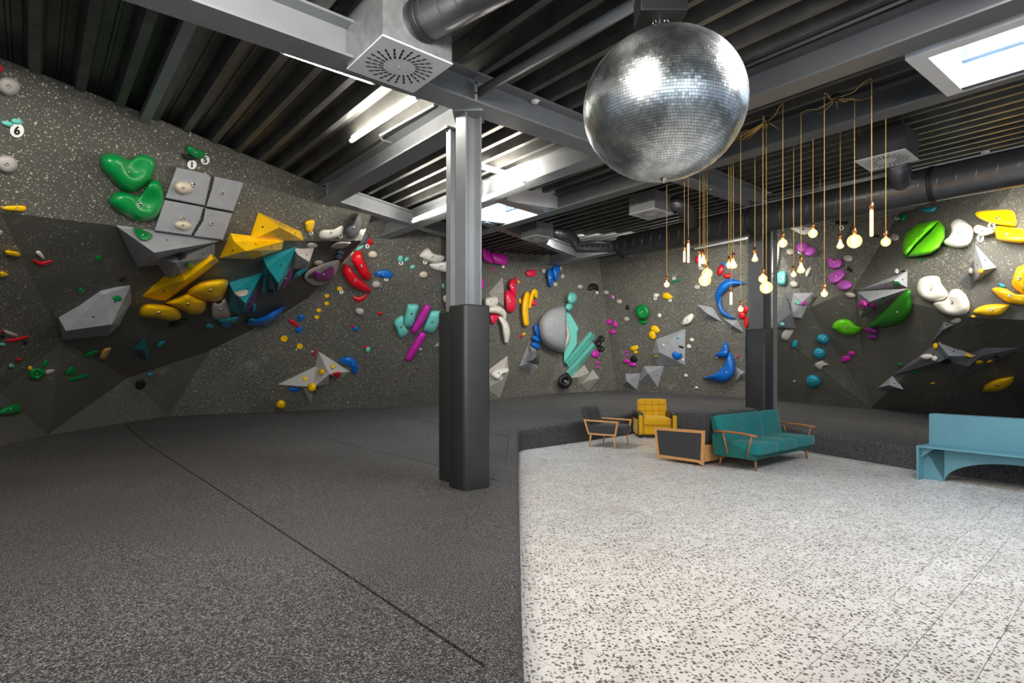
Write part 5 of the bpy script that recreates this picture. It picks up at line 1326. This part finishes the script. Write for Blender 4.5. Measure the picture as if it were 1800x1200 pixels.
# charcoal sofa facing away: x along its length, y from its back (0) to its front
b0 = Vector((3.01, 8.86, 0))
sb = thing('sofa', 'charcoal sofa with oak-framed arm standing back to back with the teal one', 'sofa', tuple(b0), ANG, 'sofas standing back to back')
Lb = 1.75
def loopframe(name, pts, wth, x0, x1, m, parent):
    V = []; F = []; n_ = len(pts); c0 = sum((Vector(p) for p in pts), Vector((0,0)))/n_
    def inset(i):
        p = Vector(pts[i]); a = Vector(pts[i-1]); b_ = Vector(pts[(i+1)%n_]); d1 = (p-a).normalized(); d2 = (b_-p).normalized()
        n1 = Vector((-d1.y, d1.x)); n2 = Vector((-d2.y, d2.x))
        if n1.dot(c0-p) < 0: n1 = -n1
        if n2.dot(c0-p) < 0: n2 = -n2
        return p+(n1+n2)*(wth/(1+n1.dot(n2)))
    ins = [inset(i) for i in range(n_)]
    for x in (x0, x1):
        for p in pts: V.append((x, p[0], p[1]))
        for p in ins: V.append((x, p.x, p.y))
    for i in range(n_):
        j = (i+1)%n_
        F += [(i,j,n_+j,n_+i),(2*n_+i,3*n_+i,3*n_+j,2*n_+j),(i,2*n_+i,2*n_+j,j),(n_+i,n_+j,3*n_+j,3*n_+i)]
    o = mesh_obj(name, V, F, M[m], parent); fixn(o)
    md_ = o.modifiers.new('bevel', 'BEVEL'); md_.width = .006; md_.segments = 2; return o
boxo('base_box', .06, Lb, .04, .80, .06, .32, M['oak'], sb, .005)
for x0 in (-.04, Lb):
    o = loopframe('arm_frame', [(.02,.02),(.12,.05),(.75,.05),(.86,.02),(.93,.54),(.0,.56)], .045, x0, x0+.05, 'oak', sb)
    prism('arm_panel', [(.06,.10),(.84,.10),(.885,.50),(.05,.515)], Y_, Z, X, x0+.01, x0+.075, M['char_fab'], o)
soft('seat_cushion', .04, Lb-.04, .18, .86, .30, .44, 'char_fab', sb, .04, puff=.02)
rot = Matrix.Translation((0,.06,.30)) @ Matrix.Rotation(math.radians(12), 4, 'X')
for i in range(2): soft('back_cushion', .02+i*(Lb/2), Lb/2-.02+i*(Lb/2), .03, .22, 0, .52, 'char_fab', sb, .06, rot)
# charcoal armchair
pA, pB, pC = PZ(1037,785,0), PZ(1083,789,0), PZ(1095,781,0)
fx = (pB-pA); fx.z = 0; fx.normalize()     # facing direction
ac = thing('armchair', 'charcoal armchair with oak loop arms and splayed legs, left of the yellow one', 'armchair', tuple(pA), math.atan2(fx.y, fx.x), None)
W = .62
# local x = facing, y = to its left (away from camera)
for yy in (-.03, W-.01):
    o = loopframe('arm_frame', [], 0, 0, 0, 'oak', ac) if False else None
    V = []; F = []
    pts = [(-.03,.24),(.55,.24),(.60,.52),(-.13,.53)]
    # frame in x-z plane
    fr_ = loopframe('arm_frame', pts, .032, 0, .04, 'oak', ac)
    for v in fr_.data.vertices: a, b1, c1 = v.co; v.co = (b1, yy+a, c1)
    fixn(fr_)
    q = prism('arm_panel', [(.0,.27),(.52,.27),(.555,.42),(-.05,.42)], X, Z, Y_, yy+.008, yy+.032, M['char_fab'], fr_)
soft('seat_cushion', -.02, .62, .015, W-.015, .26, .42, 'char_fab', ac, .05, puff=.02)
rot = Matrix.Translation((.02,0,.30)) @ Matrix.Rotation(math.radians(-16), 4, 'Y')
soft('backrest', -.13, .03, .01, W-.01, 0, .52, 'char_fab', ac, .06, rot)
for x, y, dx in ((.02,.0,-.03),(.50,.0,.03),(.02,W,-.03),(.50,W,.03)): leg(ac, x, y, .25, dx=dx)
# mustard armchair: x to the viewer's right, faces the camera (-y)
yc = thing('armchair', 'mustard yellow tufted armchair with dark brown arm pads', 'armchair', (2.74, 12.42, 0), math.radians(-3))
Wy = .86
soft('body', .12, Wy-.12, .02, .72, .06, .32, 'must', yc, .04)
soft('seat_cushion', .13, Wy-.13, -.03, .56, .27, .45, 'must', yc, .05, puff=.025)
rot = Matrix.Translation((0,.52,.38)) @ Matrix.Rotation(math.radians(-10), 4, 'X')
bk = soft('backrest', .10, Wy-.10, 0, .14, 0, .46, 'must', yc, .045, rot)
for i in range(4):
    for j in range(3):
        x0 = .115+i*(Wy-.23)/4; z0 = .03+j*.14
        soft('tufted_square', x0+.002, x0+(Wy-.23)/4-.002, -.018, .02, z0+.002, z0+.138, 'must', bk, .016, rot)
for x0, x1 in ((0,.13),(Wy-.13,Wy)):
    a = soft('arm', x0, x1, .0, .66, .06, .50, 'must', yc, .03)
    b = soft('arm_pad', x0-.012, x1+.012, .02, .64, .40, .56, 'brown', a, .035)
    boxo('arm_post', x0+.03, x1-.03, -.012, .01, .1, .5, M['must'], a, .004)
    boxo('arm_trim', x0+.005, x0+.022, -.014, .005, .08, .5, M['brown'], a, .003)
boxo('plinth', .06, Wy-.06, .06, .70, .0, .07, M['black'], yc)
tubeo('foot', [(.12,-.0,.012),(.18,-.0,.012)], .012, M['chrome'], yc, 8)
# pale blue bench
q0 = PZ(1615,783,.47); q0.z = 0; q1 = PZ(1800,802,.47); q1.z = 0
bd = (q1-q0).normalized(); bn = Vector((-bd.y, bd.x, 0)); 
bn = bn if bn.x > 0 else -bn
be = bpy.data.objects.new('bench', None); col.objects.link(be); be.location = q0
tag(be, 'pale blue painted bench with an arched cutout at the right edge', 'bench')
be.matrix_world = Matrix(((bd.x, bn.x, 0, q0.x), (bd.y, bn.y, 0, q0.y), (0,0,1,0), (0,0,0,1)))
Lq = 2.6; D = .46
boxo('seat', -.03, Lq, -.0, D, .445, .47, M['bench'], be, .002)
boxo('end_panel', -.03, -.005, 0, D, 0, .445, M['bench'], be, .002)
boxo('end_panel', Lq-.025, Lq, 0, D, 0, .445, M['bench'], be, .002)
boxo('back_panel', -.02, Lq, D-.10, D-.08, .47, .87, M['bench'], be, .002)
boxo('back_cap', -.02, Lq, D-.10, D+.10, .87, .892, M['bench'], be, .002)
boxo('back_panel', -.02, Lq, D+.08, D+.10, .40, .87, M['bench'], be, .002)
boxo('end_panel', -.02, .0, D-.08, D+.08, .44, .87, M['bench'], be, .002)
cxm, rx, rz = 1.02, .78, .33
V = []; F = []; na = 24
arc = [(cxm-rx*math.cos(math.pi*k/na), rz*math.sin(math.pi*k/na)) for k in range(na+1)]
for yy in (.16, .18):
    for x, z in arc: V.append((x, yy, z))
    for x, z in arc: V.append((-.005 if x < cxm-rx*.999 else (Lq-.025 if x > cxm+rx*.999 else x), yy, .445))
m2_ = 2*(na+1)
for k in range(na):
    F += [(k, k+1, na+2+k, na+1+k), (m2_+k, m2_+na+1+k, m2_+na+2+k, m2_+k+1), (k, m2_+k, m2_+k+1, k+1)]
V += [(-.005,.16,0),(cxm-rx,.16,0),(-.005,.16,.445),(cxm+rx,.16,0),(Lq-.025,.16,0),(Lq-.025,.16,.445)]
o = mesh_obj('arch_panel', V, F, M['bench'], be)
boxo('arch_side', -.005, cxm-rx, .16, .18, 0, .445, M['bench'], be); boxo('arch_side', cxm+rx, Lq-.025, .16, .18, 0, .445, M['bench'], be)
prism('corner_bracket', [(0,.445),(0,.30),(.16,.445)], X, Z, Y_, .06, .08, M['bench'], be)
tubeo('hook', [(.0,.05,.36),(.025,.05,.36),(.03,.05,.385)], .006, M['chrome'], be, 8)
bpy.context.view_layer.update()
